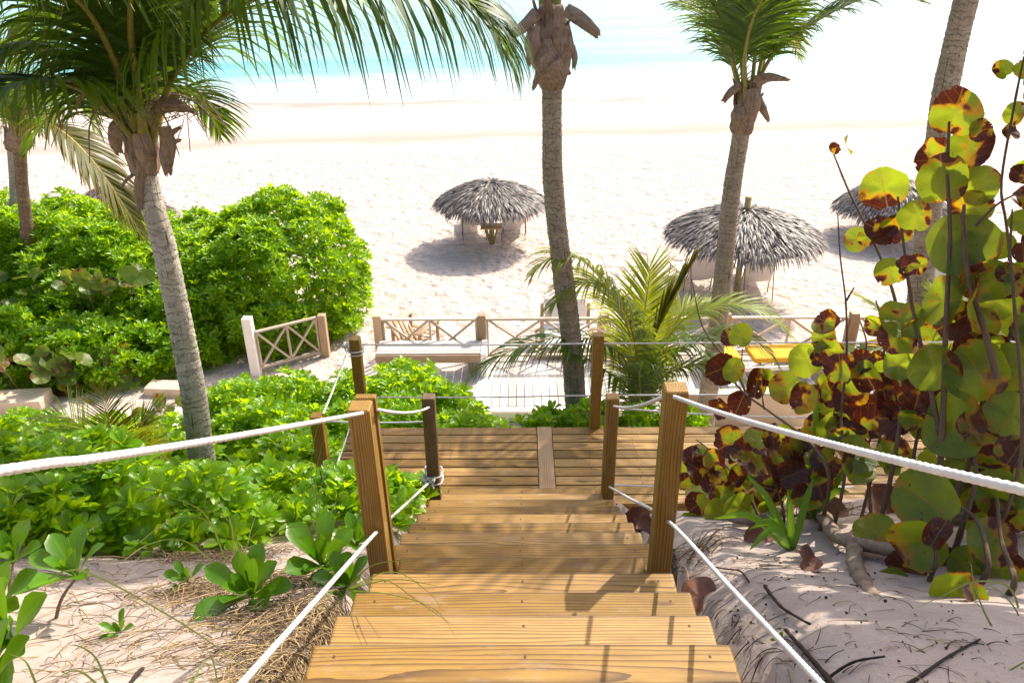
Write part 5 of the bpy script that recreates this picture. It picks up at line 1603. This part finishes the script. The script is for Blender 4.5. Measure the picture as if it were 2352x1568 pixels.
sea_grape('tall sea grape stem at the right with big half brown leaves against the sea',
    [([(2150, 1150), (2165, 980), (2172, 760), (2182, 540), (2176, 400), (2180, 280)], .016, .006, 0),
     ([(2160, 1000), (2130, 860), (2095, 700), (2075, 560), (2062, 452)], .012, .005, .02),
     ([(2290, 870), (2262, 760), (2225, 640), (2212, 520), (2215, 470)], .014, .007, -.06)],
    [(2192, 258, 66, 75, K(tilt=25)), (2252, 300, 30, 10, K()), (2228, 338, 66, 60, K(kind='b', dd=.08)), (2165, 412, 72, 95, K(tilt=-15)),
     (2245, 425, 58, 40, K(dd=.05)), (2232, 478, 56, 10, K(dd=.1)), (2150, 360, 50, 130, K(kind='b', dd=.12)),
     (2030, 434, 60, 100, K(tilt=10)), (2105, 496, 45, 80, K(kind='g', dd=.03)), (2060, 520, 44, 50, K(dd=.05)), (2022, 530, 44, 150, K(kind='b')),
     (2212, 562, 92, 100, K(kind='g', tilt=12)), (2240, 585, 62, 20, K(dd=.06)), (2292, 562, 42, 60, K(kind='g', dd=.12)),
     (2262, 640, 66, 15, K(tilt=35, dd=.02)), (2215, 620, 46, 160, K(kind='b', dd=.08)), (2165, 690, 70, 170, K(fl=62, dd=.04)), (2240, 697, 92, 5, K(fl=64, dd=-.03)),
     (2195, 735, 62, 190, K(kind='b', fl=35, dd=.05)), (2292, 690, 58, 30, K(dd=.12)), (2250, 745, 46, 0, K(kind='b', dd=.08, fl=30)), (2315, 655, 40, 30, K(kind='b', dd=.1))])
sea_grape('sea grape with a bare twig and spotted leaves left of the tall stem',
    [([(2045, 1100), (2075, 900), (2062, 720), (2030, 610), (1990, 520), (1950, 440), (1915, 355)], .013, .004, .1),
     ([(1940, 1090), (1932, 960), (1944, 830), (1943, 700), (1930, 590), (1924, 488)], .010, .003, .05),
     ([(1945, 880), (1975, 840), (1990, 790), (1975, 735)], .006, .003, .04), ([(1940, 860), (1915, 820), (1890, 795)], .006, .003, .04),
     ([(2020, 1010), (2024, 880), (2032, 770), (2012, 690)], .009, .004, .2), ([(1944, 690), (1962, 660)], .006, .003, .05)],
    [(1945, 334, 30, 20, K(fl=68)), (1918, 340, 18, 200, K(kind='b', fl=50)), (1968, 550, 36, 160, K()), (1992, 545, 26, 60, K()), (2045, 624, 40, 110, K(kind='g')), (2085, 610, 30, 10, K(kind='b')), (2108, 608, 30, 80, K(dd=.1)),
     (1900, 742, 38, 150, K(fl=35)), (1892, 775, 36, 180, K(fl=35)), (1880, 803, 26, 190, K(kind='b', fl=30)), (1905, 808, 38, 170, K(fl=30)), (1932, 846, 44, 100, K()), (1978, 832, 36, 30, K(kind='b')),
     (1852, 828, 48, 120, K(kind='g')), (1882, 822, 26, 20, K(kind='b')), (2072, 738, 58, 100, K(fl=25)), (2062, 772, 52, 230, K(kind='b')), (2110, 752, 36, 40, K(dd=.05)), (2010, 745, 34, 190, K(fl=50))])
sea_grape('leggy sea grape with few leaves beside the right stair post',
    [([(1905, 1100), (1860, 1015), (1775, 950), (1712, 905), (1680, 868)], .011, .005, 0),
     ([(1720, 920), (1690, 850), (1640, 790), (1610, 740), (1588, 640)], .008, .003, .1), ([(1700, 860), (1706, 800)], .005, .003, .05), ([(1755, 940), (1748, 890)], .005, .003, 0)],
    [(1702, 770, 34, 70, K(kind='g')), (1676, 775, 26, 160, K(kind='b', dd=.03)), (1655, 848, 44, 200, K(kind='b')), (1688, 852, 34, 60, K(kind='g', dd=-.02)),
     (1738, 880, 46, 80, K(curl=1.6, asp=.8)), (1758, 868, 26, 90, K(kind='b', curl=1.8)), (1806, 893, 46, 110, K(kind='g', tilt=20)), (1850, 912, 46, 250, K()), (1655, 934, 34, 200, K(kind='b', fl=40)),
     (1700, 925, 36, 240, K(kind='b', fl=30)), (1680, 1015, 46, 200, K(fl=40)), (1742, 1010, 42, 60, K(fl=30)), (1775, 1002, 36, 100, K(kind='b', curl=1.5)), (1708, 1040, 38, 150, K(kind='b', fl=25)), (1640, 1055, 32, 120, K(kind='b')), (1610, 1040, 26, 100, K())])
sea_grape('dense low sea grape mass behind the right hand rope',
    [([(2180, 1180), (2230, 1050), (2262, 900), (2300, 820), (2330, 740)], .016, .006, .1), ([(2090, 1190), (2100, 1040), (2130, 920)], .013, .006, .2),
     ([(2210, 1210), (2240, 1100), (2232, 1010)], .014, .007, 0), ([(2000, 1170), (1990, 1060), (2010, 960)], .010, .005, .3)],
    [(2148, 846, 66, 110, K(kind='g', tilt=-15)), (2062, 838, 48, 160, K(kind='g', fl=35)), (2245, 852, 84, 130, K(kind='g')), (2312, 846, 70, 40, K(kind='g', dd=.05)), (2230, 800, 48, 60, K(kind='b', dd=.08)), (2280, 800, 46, 20, K(kind='b', dd=.1)),
     (1992, 865, 46, 120, K(kind='b', curl=1.3)), (2030, 900, 52, 100, K(kind='b', curl=1.4, dd=.1)), (1905, 900, 44, 60, K(kind='b', curl=1.0, dd=.15)), (2110, 905, 60, 80, K(kind='b', tilt=20, dd=.05)), (1960, 900, 44, 40, K(dd=.2)),
     (2190, 976, 92, 160, K(fl=42)), (2250, 985, 58, 20, K(kind='b', fl=35)), (2322, 955, 66, 60, K(kind='g', fl=25)), (2060, 960, 54, 180, K(fl=35, dd=.1)), (2000, 965, 48, 30, K(dd=.2)), (1935, 985, 44, 150, K(dd=.25)), (1880, 985, 44, 100, K(kind='b', dd=.2)),
     (2120, 945, 50, 100, K(kind='g', dd=.15)), (2330, 1040, 50, 60, K(kind='b', fl=40)), (1965, 1045, 60, 30, K(kind='g', fl=40)), (2050, 1040, 50, 100, K(kind='g', dd=.25)), (1900, 1060, 46, 150, K(kind='b', dd=.1))],
    fill=(85, [(2050, 900), (2200, 920), (2300, 930), (1950, 940), (2250, 1020), (2100, 1040), (1900, 1000), (2320, 1080)], 62, 45))
sea_grape('sea grape close to the sand with the large yellow green and brown leaves',
    [([(2270, 1290), (2240, 1190), (2170, 1150)], .012, .006, -.1), ([(2150, 1280), (2130, 1210), (2110, 1160)], .010, .005, -.15), ([(2330, 1330), (2300, 1240), (2290, 1140)], .012, .006, -.1)],
    [(2128, 1150, 88, 150, K(kind='g', fl=25, dd=-.15)), (2112, 1240, 74, 200, K(fl=20, dd=-.2)), (2155, 1225, 46, 60, K(kind='b', curl=1.5, dd=-.22)), (2012, 1222, 58, 150, K(kind='g', fl=20)), (2275, 1245, 68, 60, K(kind='g', dd=-.05)),
     (2205, 1370, 72, 220, K(kind='g', fl=25, dd=-.1)), (2062, 1350, 54, 210, K(kind='g', fl=45)), (2090, 1310, 60, 180, K(kind='b', fl=50)), (2245, 1385, 52, 20, K(fl=62, dd=-.12)), (2230, 1300, 60, 100, K(kind='g', dd=.1)), (2300, 1300, 58, 40, K(dd=.1)), (2170, 1300, 56, 150, K(kind='b', dd=.15)),
     (2290, 1130, 62, 100, K(kind='g', dd=.1)), (2325, 1180, 52, 80, K(dd=.1)), (2200, 1090, 48, 120, K(kind='g', dd=.15)), (1968, 1070, 54, 40, K(kind='g', fl=35)), (2080, 1400, 46, 200, K(kind='b', fl=55))],
    fill=(46, [(2250, 1200), (2200, 1320), (2300, 1100), (2320, 1270)], 50, 50))
sea_grape('crumpled brown and green sea grape leaves at the foot of the right stair post',
    [([(1800, 1180), (1780, 1110), (1745, 1060)], .009, .004, .05), ([(1740, 1180), (1700, 1110), (1650, 1050), (1600, 1010)], .009, .004, .1), ([(1690, 1190), (1650, 1130), (1610, 1090)], .008, .004, .1)],
    [(1792, 1070, 60, 120, K(kind='b', curl=1.2)), (1740, 1060, 46, 100, K(fl=30)), (1820, 1090, 44, 20, K(kind='b')), (1700, 1165, 44, 200, K(kind='g')), (1655, 1185, 46, 180, K(kind='g')), (1610, 1080, 40, 150, K(kind='b')), (1640, 1110, 38, 60, K()), (1590, 1050, 30, 90, K(kind='b')), (1605, 1155, 36, 220, K(kind='b', fl=30)), (1575, 1105, 26, 100, K()),
     (1850, 1150, 44, 30, K(kind='b', fl=40)), (1760, 1120, 40, 160, K(kind='b', fl=30)), (1700, 1090, 36, 60, K(kind='b', curl=1.6)), (1680, 1130, 34, 10, K(kind='g')), (1590, 1200, 36, 240, K(kind='g', fl=20)), (1850, 1020, 46, 100, K(dd=.1)), (1800, 1010, 42, 160, K(kind='g', dd=.1))],
    fill=(46, [(1700, 1120), (1620, 1120), (1800, 1120), (1850, 1080)], 45, 36))
sea_grape('sea grape twig at the right edge with small leaves high up',
    [([(2345, 1050), (2330, 700), (2312, 520), (2300, 420), (2330, 240), (2352, 130)], .009, .004, -.1), ([(2240, 520), (2290, 470), (2345, 440)], .006, .003, 0), ([(2318, 600), (2325, 480)], .006, .003, -.05)],
    [(2302, 160, 26, 130, K(tilt=20)), (2332, 262, 32, 50, K(kind='g')), (2322, 305, 26, 20, K(kind='b', fl=35)), (2350, 160, 24, 40, K(kind='g')), (2346, 400, 30, 70, K(kind='b')), (2348, 510, 34, 60, K()), (2318, 625, 34, 170, K(kind='b', fl=30)), (2352, 650, 44, 60, K(kind='b')), (2350, 580, 30, 90, K(kind='b'))])

sea_grape('sea grape thicket running past the right edge, unseen leaves added to shade sand',
    [([(2420, 1300), (2430, 1000), (2400, 700)], .016, .006, .1), ([(2480, 1300), (2520, 900), (2520, 560), (2540, 200)], .016, .005, .5), ([(2560, 1300), (2600, 1000), (2600, 600), (2640, 250)], .014, .005, .8), ([(2500, 1300), (2470, 900), (2490, 400), (2560, 60)], .014, .004, 1.0)],
    [(2400, 560, 60, 100, K(dd=.1)), (2380, 760, 60, 60, K(kind='g', dd=.1)), (2390, 900, 62, 120, K(dd=.2)), (2385, 1080, 60, 80, K(kind='g'))],
    fill=(520, [(2440, 700), (2480, 900), (2560, 1000), (2520, 650), (2680, 700), (2490, 420), (2540, 250), (2600, 400), (2660, 200), (2560, 80), (2700, 450), (2620, 550)], 70, 100), spread=(.1, 1.6), shade=240)

# ------------------------------------------------------------------ small plants on the sand
def sprig(label, px_, leafpx, dep=None, lift=0.0, lean=(0, 0), nl=12, stem=True, temp=None, name='seedling', lie=.35, root=None):
    """one rosette plant; px_ is the pixel of its heart"""
    if root is not None:
        g = on_ground(*root); dep = (g - CAM).dot(FWD) - .02
        heart = at_d(px_[0], px_[1], dep); lean = (g.x - heart.x, g.y - heart.y)
    elif dep is None:
        g = on_ground(px_[0], px_[1] + lift); h = g + Vector((0, 0, .05))
        dep = (g - CAM).dot(FWD); heart = at_d(px_[0], px_[1], dep)
    else:
        heart = at_d(px_[0], px_[1], dep)
    gz = tz(heart.x + lean[0], heart.y + lean[1])
    t = thing(name, (heart.x, heart.y, gz), label, 'plant', 'leafy seedlings on the near sand')
    mb = MB()
    sz = leafpx / FPX * dep
    scatter(mb, [temp or rosette_template(nl, 7, _r, .40, (6, 66))], np.array([heart[:]]), np.array([[random.uniform(-.2, .2), -lie, 1.]]), np.array([sz]), 0, .0, .55)
    mb.build('foliage', M['sprig'], t)
    if heart.z - gz > .03:
        st = MB()
        add_tube(st, spline([(heart.x + lean[0], heart.y + lean[1], gz - .03), (heart.x + lean[0] * .6, heart.y + lean[1] * .6, (heart.z + gz) / 2), heart], 10), np.linspace(.009, .006, 10), 8)
        st.build('stem', M['branch'], t)
    return t
sprig('tall leafy sprig on a bent brown stem at the lower left', (178, 1322), 112, nl=11, lie=.2, root=(122, 1420))
sprig('leafy sprig at the left edge behind the tall one', (32, 1290), 100, nl=12, lie=.2, root=(20, 1390))
sprig('large dark leaved plant cut by the left edge of the picture', (30, 1470), 170, nl=14, lie=.7, root=(25, 1545))
sprig('broad leaved plant at the left edge above the corner plant', (4, 1385), 120, nl=13, lie=.5, root=(0, 1480))
sprig('large leaved plant in the lower left corner', (-10, 1560), 150, nl=10, lie=.3, root=(10, 1640))
sprig('big rosette seedling beside the straw left of the stairs', (580, 1368), 122, None, 18, nl=13)
sprig('big rosette seedling under the thick left post', (742, 1300), 112, None, 26, nl=13)
sprig('rosette seedling close to the low rope left of the stairs', (800, 1345), 84, None, 10, nl=12)
sprig('small seedling in the middle of the left sand', (435, 1336), 56, None, 6, nl=9)
sprig('tiny seedling low on the left sand', (278, 1452), 48, None, 4, nl=9)
sprig('leafy seedling behind the thick left post', (820, 1250), 70, None, 20, nl=12)
sprig('tiny bright seedling under the low rope on the right sand', (1787, 1470), 20, None, 2, nl=7)
# strap leaved lilies
def lily(label, bx, by, leaves, dep):
    b = at_d(bx, by, dep); b.z = max(tz(b.x, b.y) - .02, b.z - .03)
    t = thing('strap_leaf_lily', b, label, 'lily plant', 'strap leaved lilies by the sea grape')
    mb = MB()
    for tx, ty, bend, dd in leaves:
        tipp = at_d(tx, ty, dep + dd)
        midp = b.lerp(tipp, .55) + Vector((0, 0, bend))
        P = spline([b, midp, tipp], 16)
        w_ = np.interp(np.linspace(0, 1, 16), [0, .3, .8, 1], [.030, .040, .030, .004])
        T = np.gradient(P, axis=0); V = []; luv = []; vv = random.uniform(.2, .9)
        for i in range(16):
            S = np.cross(T[i], np.array(FWD)); S /= np.linalg.norm(S) + 1e-9
            N = np.cross(S, T[i]); N /= np.linalg.norm(N) + 1e-9
            for u in (-1, 0, 1):
                V.append(P[i] + S * u * w_[i] * .5 + N * abs(u) * w_[i] * .18); luv.append((u, i / 15 * .8, 0))
        F = [(i * 3 + k, i * 3 + k + 1, i * 3 + k + 4, i * 3 + k + 3) for i in range(15) for k in range(2)]
        mb.add(np.array(V), np.array(F), 0, vv, np.array(luv))
    mb.build('foliage', M['lily'], t)
    return t
lily('strap leaved lily between the right stair post and the fallen branch', 1822, 1255, [(1718, 1092, .05, 0), (1810, 1130, .02, -.05), (1868, 1098, .02, .05), (1720, 1215, .10, -.1), (1722, 1262, .12, -.2), (1760, 1180, .05, .1), (1640, 1190, .1, .0)], 3.75)
lily('taller strap leaved lily behind the right hand rope', 1872, 1180, [(1875, 870, .02, 0), (1990, 1030, .05, 0), (1960, 1062, .04, .1), (1830, 1060, .03, 0), (1950, 1130, .08, -.05), (1915, 1000, .02, .1)], 4.1)
# ------------------------------------------------------------------ driftwood, sticks, litter
def branch(label, pts, r0, r1, mat='branch', cat='branch', name='fallen_branch', lift=.02, group='sticks and branches lying on the sand', ground=True):
    P = []
    for a in pts:
        if ground:
            g = on_ground(a[0], a[1]); g.z += (a[2] if len(a) > 2 else lift)
        else: g = at_d(*a)
        P.append(g)
    n = 30
    S = spline(P, n)
    k = random.uniform(0, 9)
    mb = MB(); add_tube(mb, S, np.linspace(r0, r1, n) * (1 + .10 * np.sin(np.arange(n) * 1.3 + k)), 9, prof=lambda th, s: 1 + .08 * np.sin(3 * th + s * 30))
    o = mb.build(name, M[mat], origin=P[0])
    return tag(o, label, cat, group)
branch('thick pale fallen branch curving under the sea grape', [(1862, 1185, .05), (1890, 1215, .07), (1912, 1255, .07), (1960, 1272, .06), (2040, 1290, .07), (2130, 1300, .07)], .038, .028)
branch('thick branch stub bending down into the sand beside the curved branch', [(1958, 1265, .05), (1962, 1310, .03), (1992, 1350, 0), (2020, 1368, -.03)], .036, .026)
branch('broken grey branch with a cut end near the lily', [(1675, 1205, .05), (1730, 1215, .05), (1790, 1188, .06), (1830, 1160, .06)], .024, .030)
branch('slanting grey sea grape limb in the deep shade', [(2200, 1205, .02), (2160, 1150, .20), (2130, 1080, .35), (2128, 1000, .5)], .04, .03)
branch('old grey stump in the shade behind the rope', [(2120, 1190, -.05), (2115, 1120, .15), (2112, 1040, .30)], .11, .09, cat='stump', name='tree_stump')
branch('black curved stick in the middle of the right sand', [(1755, 1355), (1790, 1400), (1835, 1430), (1858, 1442)], .007, .004, 'twig', 'stick', 'stick')
branch('black stick lying under the low right rope', [(1802, 1455), (1850, 1510), (1880, 1545), (1900, 1570), (1912, 1588)], .006, .009, 'twig', 'stick', 'stick')
branch('thin black forked stick right of the low rope', [(1875, 1592), (1912, 1558), (1960, 1530), (2030, 1518)], .005, .003, 'twig', 'stick', 'stick')
branch('thin dark twig on the upper part of the right sand', [(1720, 1340, .01), (1700, 1315, .01), (1670, 1310, .01), (1640, 1305, .01)], .004, .003, 'twig', 'stick', 'stick')
branch('dark knobbly stake standing by the end of the tread right of the stairs', [(1542, 1278, .04), (1548, 1310, .02), (1552, 1350, -.02)], .016, .012, 'twig', 'stake', 'stake')
branch('fuzzy brown root crossing the lower right sand', [(2060, 1590, .005), (2130, 1545, .01), (2180, 1510, .01), (2250, 1470, .005)], .006, .003, 'twig', 'root', 'root')
branch('thin brown stick on the left sand near the lower edge', [(330, 1545, .02), (310, 1560, .01), (285, 1590, .0)], .008, .005, 'twig', 'stick', 'stick')
g = on_ground(762, 1205); dp = (g - CAM).dot(FWD)
branch('burnt upright stump stick left of the thick post', [(752, 1225, dp), (768, 1180, dp), (786, 1135, dp), (800, 1106, dp)], .022, .014, 'twig', 'stick', 'dead_stick', ground=False)
branch('thin grey twig beside the burnt stump stick', [(738, 1200, dp + .1), (745, 1140, dp + .1), (735, 1080, dp + .1)], .007, .004, 'twig', 'stick', 'dead_stick', ground=False)

def dead_leaf(label, x, y, rpx, tip, curl=1.0, fl=60):
    g = on_ground(x, y); dep = (g - CAM).dot(FWD)
    mb = MB()
    c = g + Vector((0, 0, .025))
    a = R(tip)
    disc_leaf(mb, c, Vector((random.uniform(-.4, .4), -.45, 1)), Vector((math.cos(a), math.sin(a), 0)), rpx / FPX * dep, 0, .1, .3, .12, None, curl)
    o = mb.build('dead_leaf', M['brownleaf'], origin=g)
    return tag(o, label, 'dead leaf', 'dry fallen leaves')
dead_leaf('brown dry leaf beside the stair treads on the right', 1606, 1378, 44, 60)
dead_leaf('curled orange brown leaf standing in the right sand', 1848, 1288, 28, 100, 2.0)
dead_leaf('broken brown leaf just below the curled one', 1862, 1310, 26, 30, 1.4)
dead_leaf('red brown leaf in the gap right of the stairs', 1462, 1212, 40, 20, 1.6)
dead_leaf('second red brown leaf at the foot of the right stair post', 1492, 1222, 32, 140, 1.8)
dead_leaf('pale brown leaf under the fallen branch', 1890, 1190, 52, 10, .7)
dead_leaf('flat pale leaf lying in the sun behind the lily', 2030, 1180, 60, 160, .8)
dead_leaf('dark brown leaf below the broken grey branch', 1745, 1240, 38, 200, 1.2)

def strands(name, n, spots, lenr, rad, mats, flat=.9, lab=None, up=.03, curlv=.6):
    """many thin bent strands lying about: one loose mass"""
    mb = MB()
    for k in range(n):
        x, y, sx, sy = random.choice(spots)
        gx, gy = x + random.gauss(0, sx), y + random.gauss(0, sy)
        if abs(gx - STX) < .70: continue
        a = random.uniform(0, 6.28); ln = random.uniform(*lenr)
        P = []; cx, cy = gx, gy
        h0 = random.uniform(.002, up)
        m_ = 7
        da = random.gauss(0, curlv)
        for i in range(m_):
            P.append((cx, cy, tz(cx, cy) + rad * .6 + h0 * math.sin(math.pi * i / (m_ - 1))))
            cx += math.cos(a) * ln / m_; cy += math.sin(a) * ln / m_; a += da / m_ * 2
            if abs(cx - STX) < .69: break
        if len(P) < 4: continue
        mt_i = random.randrange(len(mats))
        add_tube(mb, np.array(P), np.linspace(rad, rad * .4, len(P)) * random.uniform(.6, 1.4), 4, mt_i, random.random(), caps=False)
    o = mb.build(name, [M[q] for q in mats])
    return tag(o, lab, kind='stuff')
def gp(x, y):
    g = on_ground(x, y); return g.x, g.y
sl = [gp(640, 1420) + (.16, .10), gp(700, 1500) + (.12, .10), gp(620, 1350) + (.2, .1), gp(500, 1350) + (.25, .08), gp(760, 1440) + (.08, .1), gp(480, 1280) + (.3, .08), gp(680, 1560) + (.1, .1)]
strands('dry_straw', 1700, sl, (.10, .42), .0026, ['straw', 'fibre', 'straw'], up=.06)
strands('dry_straw', 330, [gp(300, 1400) + (.35, .3), gp(200, 1500) + (.3, .3), gp(120, 1330) + (.2, .15), gp(450, 1500) + (.3, .2)], (.06, .30), .0024, ['straw', 'fibre', 'straw'], up=.03, curlv=.35)
sr = [gp(1800, 1420) + (.25, .25), gp(1950, 1480) + (.3, .3), gp(1700, 1300) + (.2, .15), gp(2050, 1530) + (.3, .2), gp(1850, 1320) + (.25, .15), gp(2200, 1560) + (.3, .2), gp(1680, 1480) + (.1, .2)]
strands('twig_litter', 330, sr, (.03, .16), .0017, ['twig', 'fibre', 'straw'], up=.012, curlv=.4)
strands('root_litter', 110, [gp(1900, 1175) + (.12, .06), gp(1860, 1190) + (.14, .08), gp(1600, 1270) + (.05, .08)], (.10, .28), .003, ['straw', 'fibre'], up=.08)
mb = MB()
for k in range(260):                      # specks of bark and leaf crumbs
    x, y, sx, sy = random.choice(sr + sl[3:6])
    gx, gy = x + random.gauss(0, sx * 1.2), y + random.gauss(0, sy * 1.2)
    if abs(gx - STX) < .72: continue
    disc_leaf(mb, (gx, gy, tz(gx, gy) + .004), (random.gauss(0, .4), random.gauss(0, .4), 1), (math.cos(k), math.sin(k), 0), random.uniform(.002, .006), 0, .3, .4, .2, None, 0)
o = mb.build('leaf_crumbs', M['twig']); tag(o, kind='stuff')

# long grass blades
def blades(name, label, items, cat='grass tuft', w=.006):
    mb = MB(); first = None
    for pts in items:
        P3 = [at_d(*a) for a in pts]
        if first is None: first = P3[0]
        P = spline(P3, 22); T = np.gradient(P, axis=0)
        V = []; luv = []; v = random.uniform(.1, .8)
        for i in range(22):
            S = np.cross(T[i], np.array(FWD)); S /= np.linalg.norm(S) + 1e-9
            ww = w * (1 - (i / 21) ** 2 * .9)
            V += [P[i] - S * ww * .5, P[i] + S * ww * .5]; luv += [(-1, i / 21, 0), (1, i / 21, 0)]
        mb.add(np.array(V), np.array([(i * 2, i * 2 + 1, i * 2 + 3, i * 2 + 2) for i in range(21)]), 0, v, np.array(luv))
    o = mb.build(name, M['grass'], origin=(first.x, first.y, tz(first.x, first.y)))
    return tag(o, label, cat, 'tufts of long beach grass')
blades('grass_tuft', 'grass tuft arching over the stair treads below the thick left post',
       [[(800, 1350, 3.0), (900, 1312, 2.9), (985, 1360, 2.75), (1022, 1412, 2.7)], [(800, 1352, 3.0), (880, 1330, 2.85), (960, 1380, 2.7), (1060, 1450, 2.6)],
        [(800, 1355, 3.0), (900, 1365, 2.8), (1000, 1400, 2.65), (1055, 1475, 2.55)], [(800, 1352, 3.0), (900, 1330, 2.95), (980, 1340, 2.9), (1020, 1350, 2.85)],
        [(800, 1354, 3.0), (850, 1300, 3.0), (930, 1290, 3.0), (1000, 1330, 2.9)]], w=.005)
blades('grass_tuft', 'long grass blades bending over the low bushes left of the thick post',
       [[(520, 1290, 3.6), (480, 1200, 3.6), (400, 1190, 3.5), (300, 1260, 3.4)], [(520, 1290, 3.6), (470, 1180, 3.5), (380, 1140, 3.4), (330, 1150, 3.3)], [(560, 1290, 3.6), (520, 1190, 3.6), (440, 1170, 3.5), (380, 1180, 3.4)],
        [(540, 1290, 3.6), (600, 1210, 3.6), (660, 1180, 3.6), (720, 1190, 3.6)], [(540, 1290, 3.6), (530, 1200, 3.5), (500, 1140, 3.4)], [(500, 1300, 3.5), (420, 1240, 3.4), (340, 1250, 3.3), (280, 1290, 3.2)],
        [(560, 1280, 3.6), (590, 1180, 3.7), (640, 1130, 3.7)], [(580, 1280, 3.6), (640, 1220, 3.7), (700, 1210, 3.7), (745, 1240, 3.7)]])
blades('grass_tuft', 'fine grass blades rising beside the near left deck post',
       [[(735, 1230, 4.4), (715, 1080, 4.5), (735, 970, 4.6), (790, 960, 4.6)], [(735, 1230, 4.4), (740, 1110, 4.5), (790, 1010, 4.6), (850, 960, 4.6)], [(730, 1230, 4.4), (690, 1130, 4.4), (650, 1080, 4.4)],
        [(735, 1230, 4.4), (725, 1100, 4.5), (745, 1000, 4.6)], [(735, 1230, 4.4), (780, 1140, 4.5), (800, 1160, 4.4), (815, 1200, 4.3)]], w=.005)
blades('grass_tuft', 'single long blade crossing the left sand with a brown stalk',
       [[(110, 1330, 2.2), (190, 1310, 2.2), (400, 1420, 2.0), (560, 1530, 1.9), (660, 1600, 1.85)], [(505, 1600, 1.9), (490, 1520, 2.0), (470, 1480, 2.05)]], 'grass blade')
blades('grass_tuft', 'pale grass tuft at the bottom left corner',
       [[(250, 1590, 1.7), (220, 1510, 1.75), (170, 1480, 1.75), (140, 1500, 1.7)], [(260, 1590, 1.7), (230, 1540, 1.75), (200, 1530, 1.75)], [(245, 1590, 1.7), (180, 1540, 1.7), (120, 1560, 1.65)], [(90, 1590, 1.6), (60, 1520, 1.6), (20, 1500, 1.55)]])
blades('grass_tuft', 'grass tuft at the bottom edge beside the straw',
       [[(420, 1600, 1.8), (440, 1560, 1.85), (470, 1545, 1.85)], [(430, 1600, 1.8), (450, 1550, 1.85), (478, 1500, 1.9)], [(400, 1600, 1.8), (430, 1570, 1.8), (455, 1560, 1.8)]])
blades('grass_tuft', 'arching pale grass blades at the right edge below the sea grape',
       [[(2350, 1440, 2.6), (2320, 1350, 2.6), (2240, 1335, 2.5), (2160, 1370, 2.4), (2095, 1400, 2.35)], [(2340, 1560, 2.4), (2345, 1430, 2.5), (2300, 1360, 2.5), (2250, 1340, 2.5)], [(2345, 1500, 2.4), (2280, 1440, 2.4), (2240, 1350, 2.45), (2230, 1290, 2.5)]], w=.008)
blades('grass_tuft', 'dry golden stalks fallen across the lower right sand',
       [[(1990, 1500, 2.35), (2100, 1535, 2.25), (2220, 1580, 2.15)], [(1990, 1500, 2.35), (1940, 1570, 2.25)], [(1985, 1500, 2.35), (1960, 1540, 2.3)], [(1990, 1500, 2.35), (1975, 1465, 2.38)], [(2352, 1520, 2.1), (2280, 1560, 2.1), (2200, 1600, 2.05)], [(2000, 1500, 2.35), (2005, 1465, 2.38)]], w=.005)
